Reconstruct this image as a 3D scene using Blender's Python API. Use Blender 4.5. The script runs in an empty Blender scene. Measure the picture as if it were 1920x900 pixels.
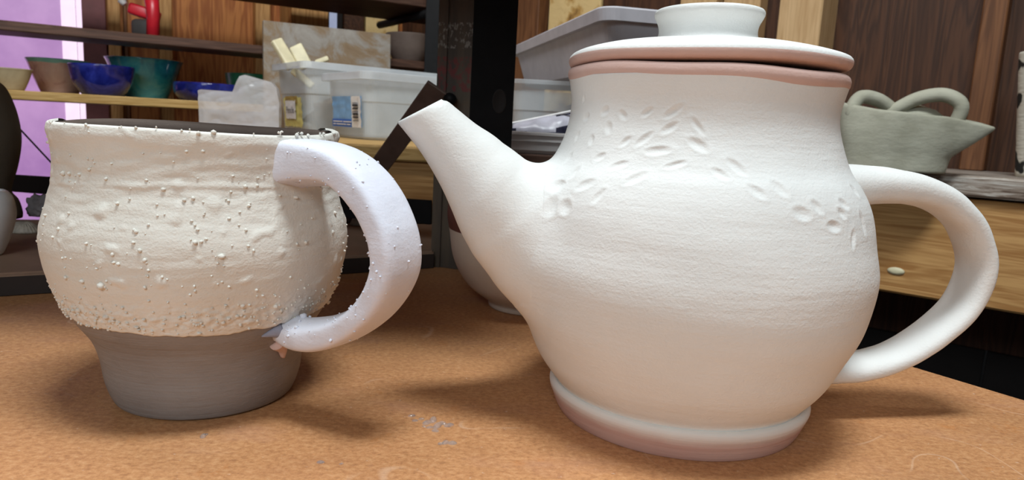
import bpy, bmesh, math, random
import numpy as np
from mathutils import Vector, Matrix, noise

random.seed(7)
rng = np.random.default_rng(7)
S = bpy.context.scene
COL = S.collection
PI = math.pi

# ------------------------------------------------------------------ camera
PITCH, ROLL, CAM_H, FPX = 0.1575, 0.0519, 0.13, 1320.86
cam_data = bpy.data.cameras.new('camera')
cam = bpy.data.objects.new('camera', cam_data)
COL.objects.link(cam)
CAM_R = Matrix.Rotation(PI / 2 - PITCH, 3, 'X') @ Matrix.Rotation(ROLL, 3, 'Z')
cam.matrix_world = Matrix.Translation((0, 0, CAM_H)) @ CAM_R.to_4x4()
cam_data.sensor_width = 36.0
cam_data.lens = FPX / 1920 * 36.0
cam_data.clip_start = 0.01
cam_data.dof.use_dof = True
cam_data.dof.focus_distance = 0.31
cam_data.dof.aperture_fstop = 26.0
S.camera = cam

# ------------------------------------------------------------------ light
S.view_settings.view_transform = 'Standard'
S.view_settings.look = 'None'
S.view_settings.gamma = 1.0
S.view_settings.use_curve_mapping = False
S.view_settings.exposure = 0.0
W = bpy.data.worlds.new('world'); S.world = W; W.use_nodes = True
W.node_tree.nodes['Background'].inputs[0].default_value = (0.80, 0.9, 1.0, 1)
W.node_tree.nodes['Background'].inputs[1].default_value = 0.12


def area(name, loc, target, sx, sy, power, col):
    l = bpy.data.lights.new(name, 'AREA'); l.shape = 'RECTANGLE'
    l.size = sx; l.size_y = sy; l.energy = power; l.color = col
    o = bpy.data.objects.new(name, l); COL.objects.link(o)
    o.location = loc
    o.rotation_euler = (Vector(target) - Vector(loc)).to_track_quat('-Z', 'Y').to_euler()
    return o


area('key_or_fill_lamp', (0.10, 0.10, 1.45), (0.06, 0.22, 0.0), 0.5, 0.22, 19.5, (0.87, 0.96, 1.0))
area('key_or_fill_lamp', (-0.28, -1.0, 0.80), (0.0, 0.3, 0.1), 0.7, 0.4, 8.3, (0.85, 0.95, 1.0))  # added fill from the front, brightens the upright sides of the pots
area('key_or_fill_lamp', (-0.38, 0.48, 0.95), (-0.45, 1.4, 0.15), 0.6, 0.2, 7.5, (0.95, 0.98, 1.0))  # added fill with no visible source, brightens the bowls and bins on the left


# ------------------------------------------------------------------ helpers
def V(*a):
    return Vector(a)


def ray(px, py):
    return CAM_R @ Vector(((px - 960) / FPX, (450 - py) / FPX, -1))


def at_y(px, py, y):                     # the point seen at a photo position, y metres ahead
    d = ray(px, py); return Vector((0, 0, CAM_H)) + d * (y / d.y)


def at_z(px, py, z):                     # the point seen at a photo position, at height z
    d = ray(px, py); return Vector((0, 0, CAM_H)) + d * ((z - CAM_H) / d.z)


def at_plane(px, py, p0, u):             # ... on the upright plane through p0 along u
    d = ray(px, py); n = Vector((-u[1], u[0], 0)); c = Vector((0, 0, CAM_H))
    return c + d * ((Vector((p0[0], p0[1], 0)) - c).dot(n) / d.dot(n))


def px_scale(px, py, q):                 # metres per photo pixel at q: (across a round body, up and down)
    c = FPX / math.hypot(FPX, px - 960, py - 450); d = (Vector(q) - Vector((0, 0, CAM_H))).length
    return d * c * c / FPX, d * c / FPX


def tag(o, label=None, cat=None, group=None, kind=None):
    if label: o['label'] = label
    if cat: o['category'] = cat
    if group: o['group'] = group
    if kind: o['kind'] = kind
    return o


def empty(name, loc=(0, 0, 0), label=None, cat=None, group=None, kind=None):
    o = bpy.data.objects.new(name, None); COL.objects.link(o)
    o.location = loc; o.empty_display_size = 0.02
    return tag(o, label, cat, group, kind)


def mesh(name, verts, faces, mats, parent=None, smooth=True, fmat=None):
    me = bpy.data.meshes.new(name)
    me.from_pydata([tuple(v) for v in verts], [], [tuple(f) for f in faces])
    for m in (mats if isinstance(mats, (list, tuple)) else [mats]):
        me.materials.append(m)
    if smooth:
        me.polygons.foreach_set('use_smooth', [True] * len(me.polygons))
    if fmat is not None:
        me.polygons.foreach_set('material_index', [int(i) for i in fmat])
    me.update()
    o = bpy.data.objects.new(name, me); COL.objects.link(o)
    if parent is not None: o.parent = parent
    return o


def bm_obj(name, bm, mats, parent=None, smooth=False):
    me = bpy.data.meshes.new(name); bm.to_mesh(me); bm.free()
    for m in (mats if isinstance(mats, (list, tuple)) else [mats]):
        me.materials.append(m)
    if smooth:
        me.polygons.foreach_set('use_smooth', [True] * len(me.polygons))
    o = bpy.data.objects.new(name, me); COL.objects.link(o)
    if parent is not None: o.parent = parent
    return o


def catmull(pts, n):
    P = np.array(pts, float)
    d = np.r_[0, np.cumsum(np.maximum(np.linalg.norm(np.diff(P, axis=0), axis=1), 1e-9) ** 0.5)]
    T = np.zeros_like(P)
    for i in range(len(P)):
        if i == 0: T[i] = (P[1] - P[0]) / (d[1] - d[0])
        elif i == len(P) - 1: T[i] = (P[-1] - P[-2]) / (d[-1] - d[-2])
        else:
            a = (P[i] - P[i - 1]) / (d[i] - d[i - 1]); b = (P[i + 1] - P[i]) / (d[i + 1] - d[i])
            w = (d[i] - d[i - 1]) / (d[i + 1] - d[i - 1]); T[i] = a * (1 - w) + b * w
    L = np.r_[0, np.cumsum(np.linalg.norm(np.diff(P, axis=0), axis=1))]
    t = np.interp(np.linspace(0, L[-1], n), L, d)
    k = np.clip(np.searchsorted(d, t, side='right') - 1, 0, len(P) - 2)
    h = (d[k + 1] - d[k]); s = (t - d[k]) / h; h = h[:, None]; s = s[:, None]
    return ((2 * s**3 - 3 * s**2 + 1) * P[k] + (s**3 - 2 * s**2 + s) * h * T[k]
            + (-2 * s**3 + 3 * s**2) * P[k + 1] + (s**3 - s**2) * h * T[k + 1])


def lathe(prof, n=96):
    """prof: (r, z) from bottom to top (and back inside); ends on the axis are closed with a pole"""
    prof = np.array(prof, float); th = np.linspace(0, 2 * PI, n, endpoint=False)
    vs, idx = [], []
    for r, z in prof:
        if r < 1e-7:
            idx.append([len(vs)] * n); vs.append((0, 0, z))
        else:
            idx.append(list(range(len(vs), len(vs) + n)))
            vs += list(zip(r * np.cos(th), r * np.sin(th), [z] * n))
    fs = []
    for a, b in zip(idx[:-1], idx[1:]):
        for i in range(n):
            j = (i + 1) % n
            if a[0] == a[1]: fs.append((a[0], b[j], b[i]))
            elif b[0] == b[1]: fs.append((a[i], a[j], b[i]))
            else: fs.append((a[i], a[j], b[j], b[i]))
    return np.array(vs), fs


def rings(R, close_start=True, close_end=True):
    """R: array (m, n, 3) of rings -> verts, faces"""
    R = np.array(R, float); m, n = R.shape[:2]
    vs = R.reshape(-1, 3); fs = []
    for i in range(m - 1):
        for j in range(n):
            k = (j + 1) % n
            fs.append((i * n + j, i * n + k, (i + 1) * n + k, (i + 1) * n + j))
    if close_start: fs.append(tuple(range(n - 1, -1, -1)))
    if close_end: fs.append(tuple(range((m - 1) * n, m * n)))
    return vs, fs


def sweep(path, ra, rb, side, n=24, sq=2.0, ridge=0.0):
    """sweep a super-ellipse: ra along 'side', rb along the in-plane normal"""
    P = np.array(path, float); T = np.gradient(P, axis=0); T /= np.linalg.norm(T, axis=1)[:, None]
    s = np.array(side, float); s = s / np.linalg.norm(s)
    th = np.linspace(0, 2 * PI, n, endpoint=False)
    c, q = np.cos(th), np.sin(th)
    c0, q0 = c, q
    out = []
    for i in range(len(P)):
        e_ = sq[i] if hasattr(sq, '__len__') else sq
        c = np.sign(c0) * np.abs(c0) ** (2 / e_); q = np.sign(q0) * np.abs(q0) ** (2 / e_)
        N = np.cross(s, T[i]); N /= np.linalg.norm(N)
        B = np.cross(T[i], N); B /= np.linalg.norm(B)
        k = q + ridge * np.exp(-(c / 0.33) ** 2) * (q > 0)
        out.append(P[i] + np.outer(c * ra[i], B) + np.outer(k * rb[i], N))
    return np.array(out)


def tube(pts, r, n=10):
    P = [Vector(p) for p in pts]; out = []; a = None
    for i, p in enumerate(P):
        t = (P[min(i + 1, len(P) - 1)] - P[max(i - 1, 0)]).normalized()
        if a is None:
            a = t.cross(Vector((0, 0, 1)))
            if a.length < 0.05: a = t.cross(Vector((1, 0, 0)))
        a = (a - t * a.dot(t)).normalized(); b = t.cross(a)
        rr = r[i] if hasattr(r, '__len__') else r
        out.append([p + (a * math.cos(k) + b * math.sin(k)) * rr for k in np.linspace(0, 2 * PI, n, endpoint=False)])
    return rings(out)


def box_mesh(lx, ly, lz, bev=0.0, seg=1):
    bm = bmesh.new(); bmesh.ops.create_cube(bm, size=1)
    bmesh.ops.scale(bm, vec=(lx, ly, lz), verts=bm.verts)
    bmesh.ops.translate(bm, vec=(lx / 2, ly / 2, lz / 2), verts=bm.verts)
    if bev: bmesh.ops.bevel(bm, geom=bm.edges[:], offset=bev, segments=seg, affect='EDGES', profile=0.5)
    return bm


def board(name, p, u, dims, mat, parent=None, up=(0, 0, 1), bev=0.001):
    """a sawn board: corner p, length dims[0] along u, dims[1] along up x u, dims[2] along up"""
    u = Vector(u).normalized(); w = Vector(up).normalized(); v = w.cross(u).normalized(); w = u.cross(v)
    o = bm_obj(name, box_mesh(*dims, bev), mat, None)
    Mx = Matrix((u, v, w)).transposed().to_4x4(); Mx.translation = Vector(p)
    if parent is not None:
        o.parent = parent; Mx = Matrix.Translation(-parent.location) @ Mx
    o.matrix_local = Mx
    return o


def text_mesh(name, body, size, mat, parent, Mx):
    c = bpy.data.curves.new(name, 'FONT'); c.body = body; c.size = size; c.align_x = 'CENTER'; c.align_y = 'CENTER'
    t = bpy.data.objects.new(name, c); COL.objects.link(t)
    dg = bpy.context.evaluated_depsgraph_get()
    me = bpy.data.meshes.new_from_object(t.evaluated_get(dg))
    bpy.data.objects.remove(t)
    me.materials.clear(); me.materials.append(mat)
    o = bpy.data.objects.new(name, me); COL.objects.link(o)
    o.parent = parent; o.matrix_local = Mx
    return o


# ------------------------------------------------------------------ materials
def srgb(r, g, b):
    f = lambda c: (c / 255 / 12.92) if c / 255 <= 0.04045 else ((c / 255 + 0.055) / 1.055) ** 2.4
    return (f(r), f(g), f(b), 1)


class NT:
    def __init__(s, name):
        s.m = bpy.data.materials.new(name); s.m.use_nodes = True
        s.t = s.m.node_tree; s.p = s.t.nodes['Principled BSDF']

    def n(s, typ, **k):
        nd = s.t.nodes.new('ShaderNode' + typ)
        for a, b in k.items():
            if a.startswith('i_'):
                key = a[2:]; key = int(key) if key.isdigit() else key.replace('_', ' ')
                nd.inputs[key].default_value = b
            else: setattr(nd, a, b)
        return nd

    def l(s, a, b): s.t.links.new(a, b)

    def coord(s, scale=(1, 1, 1)):
        c = s.n('TexCoord'); m = s.n('Mapping'); m.inputs['Scale'].default_value = scale
        s.l(c.outputs['Object'], m.inputs[0]); return m.outputs[0]

    def noise(s, co, scale, detail=4, rough=0.55, dist=0.0):
        nd = s.n('TexNoise'); nd.inputs['Scale'].default_value = scale; nd.inputs['Detail'].default_value = detail
        nd.inputs['Roughness'].default_value = rough; nd.inputs['Distortion'].default_value = dist
        s.l(co, nd.inputs['Vector']); return nd.outputs['Fac']

    def ramp(s, fac, stops):
        r = s.n('ValToRGB'); e = r.color_ramp.elements
        e[0].position, e[0].color = stops[0]; e[1].position, e[1].color = stops[-1]
        for p, c in stops[1:-1]:
            x = e.new(p); x.color = c
        s.l(fac, r.inputs[0]); return r.outputs['Color']

    def mix(s, fac, a, b, mode='MIX'):
        m = s.n('Mix', data_type='RGBA', blend_type=mode)
        for sock, v in ((m.inputs[0], fac), (m.inputs[6], a), (m.inputs[7], b)):
            if hasattr(v, 'is_linked') or hasattr(v, 'links'): s.l(v, sock)
            else: sock.default_value = v
        return m.outputs[2]

    def math(s, op, a, b=0.0):
        m = s.n('Math', operation=op)
        for i, v in enumerate((a, b)):
            if hasattr(v, 'links'): s.l(v, m.inputs[i])
            else: m.inputs[i].default_value = v
        return m.outputs[0]

    def bump(s, h, dist, strength=1.0, prev=None):
        b = s.n('Bump'); b.inputs['Strength'].default_value = strength; b.inputs['Distance'].default_value = dist
        s.l(h, b.inputs['Height'])
        if prev is not None: s.l(prev, b.inputs['Normal'])
        return b.outputs[0]

    def done(s, col=None, rough=0.6, nrm=None, **k):
        if col is not None:
            if hasattr(col, 'links'): s.l(col, s.p.inputs['Base Color'])
            else: s.p.inputs['Base Color'].default_value = col
        if hasattr(rough, 'links'): s.l(rough, s.p.inputs['Roughness'])
        else: s.p.inputs['Roughness'].default_value = rough
        if nrm is not None: s.l(nrm, s.p.inputs['Normal'])
        for a, b in k.items(): s.p.inputs[a.replace('_', ' ')].default_value = b
        return s.m


def plain(name, c, rough=0.5, var=0.12, scale=40, bump=0.0, **k):
    t = NT(name); co = t.coord(); f = t.noise(co, scale)
    lo = tuple(x * (1 - var) for x in c[:3]) + (1,); hi = tuple(min(1, x * (1 + var)) for x in c[:3]) + (1,)
    col = t.ramp(f, [(0.3, lo), (0.7, hi)])
    return t.done(col, rough, t.bump(f, bump) if bump else None, **k)


def clay(name, c1, c2, rough=0.8, band=350, grit=900, b1=0.00035, b2=0.00012, spec=0.25, patch=14):
    """thrown clay: level throwing lines, fine grit, faint cloudy colour"""
    t = NT(name)
    cl = t.noise(t.coord(), patch, 5, 0.6)
    col = t.ramp(cl, [(0.32, c1), (0.68, c2)])
    lines = t.noise(t.coord((14, 14, band)), 1.0, 3, 0.6)
    mid = t.noise(t.coord((60, 60, 130)), 1.0, 4, 0.6)
    g = t.noise(t.coord(), grit, 3, 0.6)
    nb = t.bump(lines, b1)
    nb = t.bump(mid, b1 * 1.6, 1.0, nb)
    nb = t.bump(g, b2, 1.0, nb)
    return t.done(col, rough, nb, Specular_IOR_Level=spec)


def wood(name, dark, light, scale=1.0, rough=0.6, contrast=0.5, bump=0.0004, upright=False):
    sw = (lambda v: (v[2], v[1], v[0])) if upright else (lambda v: v)
    t = NT(name)
    co = t.coord(sw((3 * scale, 34 * scale, 34 * scale)))
    w = t.noise(co, 1.0, 3, 0.5, 1.2)
    rg = t.n('Math', operation='SINE'); t.l(t.math('MULTIPLY', w, 46.0), rg.inputs[0])
    f = t.math('ADD', t.math('MULTIPLY', rg.outputs[0], 0.22 * contrast), t.noise(t.coord(sw((6 * scale, 160 * scale, 160 * scale))), 1.0, 4, 0.6))
    col = t.ramp(f, [(0.3, dark), (0.7, light)])
    return t.done(col, rough, t.bump(f, bump), Specular_IOR_Level=0.3)


M = {}
M['white_clay'] = clay('white_clay', srgb(228, 228, 225), srgb(236, 236, 233), b1=0.00022, b2=0.00018, band=240)
M['white_smooth'] = clay('white_smooth', srgb(226, 225, 221), srgb(236, 236, 233), b1=0.00016, b2=0.00018, band=120)
M['pink_clay'] = clay('pink_clay', srgb(207, 172, 161), srgb(219, 189, 179), b1=0.00015)
M['slip'] = clay('slip', srgb(222, 218, 208), srgb(234, 231, 223), rough=0.7, band=150, b1=0.00035, b2=0.00022)
M['slip_handle'] = clay('slip_handle', srgb(218, 220, 232), srgb(230, 232, 242), rough=0.62, band=60, b1=0.0003, b2=0.00012)  # wetter white slip, with the cool light on it put into the colour
M['grey_clay'] = clay('grey_clay', srgb(128, 121, 118), srgb(148, 142, 139), rough=0.5, band=420, b1=0.0004, b2=0.0001, spec=0.4)
M['brown_clay'] = clay('brown_clay', srgb(92, 78, 70), srgb(110, 96, 88), rough=0.7)
M['dark_clay'] = clay('dark_clay', srgb(78, 70, 60), srgb(98, 90, 78), rough=0.6)
M['red_clay'] = clay('red_clay', srgb(96, 60, 52), srgb(112, 72, 62), rough=0.6)
M['cream_clay'] = clay('cream_clay', srgb(206, 192, 178), srgb(220, 208, 194), rough=0.6, b1=0.0002)
M['green_clay'] = clay('green_clay', srgb(164, 161, 142), srgb(188, 186, 168), rough=0.75, band=60, b1=0.0005, patch=22)
M['tip_blue'] = clay('tip_blue', srgb(120, 122, 138), srgb(160, 162, 178))
M['cream_piece'] = plain('cream_piece', srgb(222, 212, 176), 0.5)
M['gloss_white'] = plain('gloss_white', srgb(236, 242, 246), 0.25, 0.04)


def glaze(name, cols, rough=0.14, scale=28):
    t = NT(name); f = t.noise(t.coord(), scale, 5, 0.65, 0.6)
    n = len(cols); return t.done(t.ramp(f, [(0.3 + 0.4 * i / (n - 1), c) for i, c in enumerate(cols)]), rough, None, Coat_Weight=0.4)


M['blue_glaze'] = glaze('blue_glaze', [srgb(14, 18, 70), srgb(28, 34, 110), srgb(48, 58, 150)])
M['teal_glaze'] = glaze('teal_glaze', [srgb(28, 96, 124), srgb(52, 150, 164), srgb(98, 176, 180)], scale=22)
M['green_glaze'] = glaze('green_glaze', [srgb(34, 108, 74), srgb(62, 146, 104)], 0.4)
M['tan_glaze'] = glaze('tan_glaze', [srgb(168, 150, 118), srgb(190, 174, 140)], 0.45)


def two_tone_pink():
    t = NT('pink_glaze')
    f = t.noise(t.coord(), 24, 5, 0.65, 0.6)
    pk = t.ramp(f, [(0.3, srgb(176, 130, 120)), (0.5, srgb(218, 178, 166)), (0.7, srgb(230, 200, 188))])
    c = t.n('TexCoord'); sp = t.n('SeparateXYZ'); t.l(c.outputs['Object'], sp.inputs[0])
    e = t.math('GREATER_THAN', t.math('ADD', sp.outputs[2], t.math('MULTIPLY', f, 0.008)), 0.062)
    return t.done(t.mix(e, pk, srgb(130, 190, 180)), 0.18, None, Coat_Weight=0.4)


M['pink_glaze'] = two_tone_pink()


def table_mat():
    t = NT('hardboard'); co = t.coord()
    a = t.noise(co, 9, 6, 0.65); b = t.noise(co, 130, 5, 0.7); c = t.noise(t.coord((40, 120, 40)), 1, 4, 0.6, 0.8)
    base = t.ramp(a, [(0.3, srgb(178, 124, 82)), (0.52, srgb(192, 137, 91)), (0.72, srgb(202, 149, 104))])
    sp = t.ramp(t.noise(t.coord((330, 430, 330)), 1, 6, 0.78), [(0.36, srgb(126, 78, 54)), (0.5, srgb(198, 141, 94)), (0.64, srgb(230, 182, 136))])
    col = t.mix(0.42, base, sp)
    dk = t.ramp(t.noise(t.coord((22, 40, 22)), 1, 6, 0.7), [(0.5, (0, 0, 0, 1)), (0.75, (1, 1, 1, 1))])
    col = t.mix(t.math('MULTIPLY', dk, 0.3), col, srgb(146, 94, 66))
    sc_ = t.n('TexWave', wave_type='BANDS', bands_direction='DIAGONAL'); sc_.inputs['Scale'].default_value = 9; sc_.inputs['Distortion'].default_value = 14; sc_.inputs['Detail'].default_value = 1; sc_.inputs['Detail Scale'].default_value = 1.4
    t.l(co, sc_.inputs['Vector'])
    scr = t.math('MULTIPLY', t.ramp(sc_.outputs['Fac'], [(0.9965, (0, 0, 0, 1)), (0.9995, (1, 1, 1, 1))]), t.ramp(t.noise(co, 16, 2), [(0.55, (0, 0, 0, 1)), (0.62, (1, 1, 1, 1))]))
    col = t.mix(t.math('MULTIPLY', scr, 0.45), col, srgb(226, 190, 160))
    ru = t.ramp(t.noise(t.coord((30, 30, 30)), 1, 6, 0.75), [(0.60, (0, 0, 0, 1)), (0.72, (1, 1, 1, 1))])
    col = t.mix(t.math('MULTIPLY', ru, 0.5), col, srgb(192, 116, 48))
    st = t.ramp(t.noise(t.coord((14, 30, 14)), 1, 4, 0.6), [(0.56, (0, 0, 0, 1)), (0.78, (1, 1, 1, 1))])
    col = t.mix(t.math('MULTIPLY', st, 0.45), col, srgb(172, 126, 108))
    dust = t.ramp(t.noise(co, 420, 2, 0.5), [(0.70, (0, 0, 0, 1)), (0.78, (1, 1, 1, 1))])
    col = t.mix(t.math('MULTIPLY', dust, 0.5), col, srgb(226, 206, 190))
    nb = t.bump(b, 0.0003); nb = t.bump(c, 0.0003, 0.6, nb)
    return t.done(col, t.ramp(a, [(0.3, (.42, .42, .42, 1)), (0.7, (.6, .6, .6, 1))]), nb, Specular_IOR_Level=0.35)


M['hardboard'] = table_mat()
M['ware_board'] = plain('ware_board', srgb(146, 118, 98), 0.7, 0.14, 30, 0.0004)
M['dark_edge'] = plain('dark_edge', srgb(44, 34, 30), 0.7)
M['black_steel'] = plain('black_steel', srgb(14, 13, 14), 0.6, 0.3, 60, 0.0003, Specular_IOR_Level=0.2)
M['brown_steel'] = plain('brown_steel', srgb(92, 74, 66), 0.55, 0.2, 60, 0.0003)


def worn_steel():
    t = NT('worn_steel'); co = t.coord()
    a = t.noise(t.coord((60, 60, 8)), 1, 4, 0.6)
    col = t.ramp(a, [(0.3, srgb(60, 54, 50)), (0.7, srgb(98, 84, 68))])
    c = t.n('TexCoord'); sp = t.n('SeparateXYZ'); t.l(c.outputs['Object'], sp.inputs[0])
    z = sp.outputs[2]
    def band(z0, w): return t.math('LESS_THAN', t.math('ABSOLUTE', t.math('SUBTRACT', z, z0)), w)
    n1 = t.ramp(t.noise(t.coord((300, 300, 200)), 1, 3, 0.6), [(0.52, (0, 0, 0, 1)), (0.62, (1, 1, 1, 1))])
    col = t.mix(t.math('MULTIPLY', t.math('MULTIPLY', n1, band(0.207, 0.011)), 0.5), col, srgb(170, 168, 162))
    n2 = t.ramp(t.noise(t.coord((220, 220, 160)), 1, 3, 0.6), [(0.44, (0, 0, 0, 1)), (0.6, (1, 1, 1, 1))])
    col = t.mix(t.math('MULTIPLY', t.math('MULTIPLY', n2, band(0.174, 0.015)), 0.6), col, srgb(122, 34, 40))
    return t.done(col, 0.5, t.bump(a, 0.0003))


M['worn_steel'] = worn_steel()
M['pine'] = wood('pine', srgb(168, 118, 66), srgb(206, 158, 100))
M['pine_light'] = wood('pine_light', srgb(188, 150, 104), srgb(214, 178, 132), contrast=0.3)
M['pine_edge'] = wood('pine_edge', srgb(170, 132, 72), srgb(208, 172, 112), 1.4)
M['brown_plank'] = wood('brown_plank', srgb(70, 48, 38), srgb(98, 70, 56))
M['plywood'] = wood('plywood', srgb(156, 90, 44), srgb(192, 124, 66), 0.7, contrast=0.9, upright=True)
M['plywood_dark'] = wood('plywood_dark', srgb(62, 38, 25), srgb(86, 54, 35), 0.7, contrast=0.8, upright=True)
M['stud_brown'] = wood('stud_brown', srgb(98, 62, 38), srgb(130, 86, 54), 0.8, contrast=0.5)
M['mauve_trim'] = plain('mauve_trim', srgb(118, 66, 66), 0.6)
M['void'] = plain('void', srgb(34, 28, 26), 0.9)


def weathered():
    t = NT('weathered_paint'); f = t.noise(t.coord((14, 160, 160)), 1, 5, 0.7, 1.0)
    return t.done(t.ramp(f, [(0.38, srgb(92, 72, 58)), (0.5, srgb(150, 134, 120)), (0.62, srgb(196, 188, 178))]), 0.8, t.bump(f, 0.0006))


M['weathered'] = weathered()
M['shelf_grey'] = plain('shelf_grey', srgb(140, 132, 124), 0.8, 0.2, 60)


def osb():
    t = NT('osb'); v = t.n('TexVoronoi'); v.inputs['Scale'].default_value = 22
    t.l(t.coord((1, 1, 1.6)), v.inputs['Vector'])
    f = t.math('ADD', v.outputs['Distance'], t.noise(t.coord(), 60, 4))
    return t.done(t.ramp(f, [(0.5, srgb(120, 82, 40)), (0.8, srgb(196, 152, 84)), (1.0, srgb(228, 196, 136))]), 0.7, t.bump(f, 0.002))


M['osb'] = osb()


def slab_mat():
    t = NT('mottled_slab'); f = t.noise(t.coord(), 14, 6, 0.7, 0.8)
    return t.done(t.ramp(f, [(0.32, srgb(128, 104, 78)), (0.46, srgb(140, 118, 92)), (0.56, srgb(150, 142, 132)), (0.72, srgb(168, 162, 154))]), 0.75, t.bump(f, 0.0006))


M['mottled_slab'] = slab_mat()


def clear(name, c, alpha, rough=0.3):
    t = NT(name); f = t.noise(t.coord(), 18, 4, 0.6)
    lo = tuple(x * 0.85 for x in c[:3]) + (1,)
    m = t.done(t.ramp(f, [(0.3, lo), (0.7, c)]), rough, None, Alpha=alpha)
    return m


M['bin_clear'] = clear('bin_clear', srgb(222, 228, 230), 0.36)
M['bin_rim'] = clear('bin_rim', srgb(226, 232, 236), 0.6)
M['bag_plastic'] = clear('bag_plastic', srgb(216, 216, 220), 0.52, 0.2)
M['tote_grey'] = plain('tote_grey', srgb(186, 183, 188), 0.45, 0.08)
M['tray_white'] = plain('tray_white', srgb(196, 192, 190), 0.5, 0.05)
M['black_bag'] = plain('black_bag', srgb(40, 40, 56), 0.2, 0.5, 60)
M['silver_foil'] = plain('silver_foil', srgb(178, 176, 186), 0.3, 0.15, 80)
M['label_blue'] = plain('label_blue', srgb(122, 170, 214), 0.4, 0.18, 50)
M['label_deep'] = plain('label_deep', srgb(40, 104, 190), 0.4)
M['label_white'] = plain('label_white', srgb(226, 224, 222), 0.5, 0.05)
M['label_yellow'] = plain('label_yellow', srgb(206, 196, 120), 0.6, 0.15, 60)
M['label_ochre'] = plain('label_ochre', srgb(166, 140, 70), 0.6)
M['ink'] = plain('ink', srgb(40, 40, 44), 0.6)
M['lump_brown'] = plain('lump_brown', srgb(118, 98, 82), 0.8, 0.3, 50, 0.002)
M['shell'] = plain('shell', srgb(176, 166, 152), 0.5, 0.3, 120, 0.001)
M['rock'] = plain('rock', srgb(120, 112, 112), 0.8, 0.3, 70, 0.002)
M['red_plastic'] = plain('red_plastic', srgb(190, 30, 44), 0.35)
M['dark_grey'] = plain('dark_grey', srgb(60, 56, 54), 0.5)
M['birch_white'] = plain('birch_white', srgb(206, 198, 184), 0.7, 0.1, 60, 0.001)
M['water'] = NT('water').done((0.9, 0.92, 0.95, 1), 0.04, None, Transmission_Weight=0.85, IOR=1.33)


def pane_mat(name, c1, c2, strength, scale):
    t = NT(name); f = t.noise(t.coord(), scale, 5, 0.6)
    col = t.ramp(f, [(0.35, c1), (0.66, c2)])
    t.l(col, t.p.inputs['Emission Color']); t.p.inputs['Emission Strength'].default_value = strength
    return t.done((0.1, 0.1, 0.1, 1), 0.3)


M['pane_pink'] = pane_mat('pane_pink', srgb(176, 128, 190), srgb(206, 158, 214), 0.85, 6)
M['frame_glow'] = pane_mat('frame_glow', srgb(246, 214, 244), srgb(255, 232, 252), 1.1, 8)  # overexposed frame strip: its brightness is put in as glow
M['pane_blue'] = pane_mat('pane_blue', srgb(150, 160, 190), srgb(176, 184, 210), 0.8, 8)

# ------------------------------------------------------------------ room shell
E1 = V(0.866, 0.5, 0)                       # the left racks and wall run this way
N1 = V(-0.5, 0.866, 0)
RK = at_y(0, 60, 1.25)                      # a point on the front of the left rack
WL = RK + N1 * 0.45                         # the left wall
E2 = V(0.777, -0.629, 0)                    # the right shelf and wall run this way
N2 = V(0.629, 0.777, 0)
SHELF_Z = 0.10
RS = at_z(1800, 328, SHELF_Z)               # a point on the right shelf's front edge
WR = RS + N2 * 0.34                         # the right wall

CEIL, FLOOR = 1.7, -0.75


def wall_s(p0, u, px, py=100):
    q = at_plane(px, py, p0, u); return (q - Vector((p0[0], p0[1], 0))).xy.dot(u.xy)


# where the walls meet
den = E1.x * E2.y - E1.y * E2.x
dx, dy = WR.x - WL.x, WR.y - WL.y
sL = (dx * E2.y - dy * E2.x) / den
CORNER = V(WL.x + E1.x * sL, WL.y + E1.y * sL, 0)

ZL = V(WL.x, WL.y, 0)
fl = mesh('floor', [(-4, -2.5, FLOOR), (4, -2.5, FLOOR), (4, 4.5, FLOOR), (-4, 4.5, FLOOR),
                    (-4, -2.5, FLOOR - .05), (4, -2.5, FLOOR - .05), (4, 4.5, FLOOR - .05), (-4, 4.5, FLOOR - .05)],
          [(0, 1, 2, 3), (7, 6, 5, 4), (0, 4, 5, 1), (1, 5, 6, 2), (2, 6, 7, 3), (3, 7, 4, 0)], M['void'], None, False)
tag(fl, kind='structure')
ce = mesh('ceiling', [(-4, -2.5, CEIL), (4, -2.5, CEIL), (4, 4.5, CEIL), (-4, 4.5, CEIL),
                      (-4, -2.5, CEIL + .05), (4, -2.5, CEIL + .05), (4, 4.5, CEIL + .05), (-4, 4.5, CEIL + .05)],
          [(3, 2, 1, 0), (4, 5, 6, 7), (0, 1, 5, 4), (1, 2, 6, 5), (2, 3, 7, 6), (3, 0, 4, 7)], M['pine_light'], None, False)
tag(ce, kind='structure')

# left wall: plywood sheet with studs on it, broken by the glowing window
s_p0, s_p1, s_f1, s_t1 = (wall_s(WL, E1, x) for x in (-160, 118, 157, 201))
LEN_L = sL


def wl(s, z, off=0.0):
    return ZL + E1 * s - N1 * off + V(0, 0, z)


wall_left = empty('wall_left', (0, 0, 0), kind='structure')
board('plywood_sheet', wl(s_f1, FLOOR), E1, (LEN_L - s_f1 + 0.1, 0.03, CEIL - FLOOR), M['plywood'], wall_left)
board('plywood_sheet', wl(s_p0 - 1.6, FLOOR), E1, (1.6, 0.03, CEIL - FLOOR), M['plywood'], wall_left)
board('sill_panel', wl(s_p0, FLOOR), E1, (s_f1 - s_p0, 0.03, 0.45), M['plywood'], wall_left)


def vboard(parent, wlf, px0, px1, thick, mat, py=100, name='stud', p0=WL, u=E1, z0=FLOOR, z1=CEIL):
    a, b = wall_s(p0, u, px0, py), wall_s(p0, u, px1, py)
    o = board(name, wlf(a, z0, thick), (0, 0, 1), (z1 - z0, b - a, thick), mat, parent, up=N1, bev=0.0015)
    return o


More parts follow.
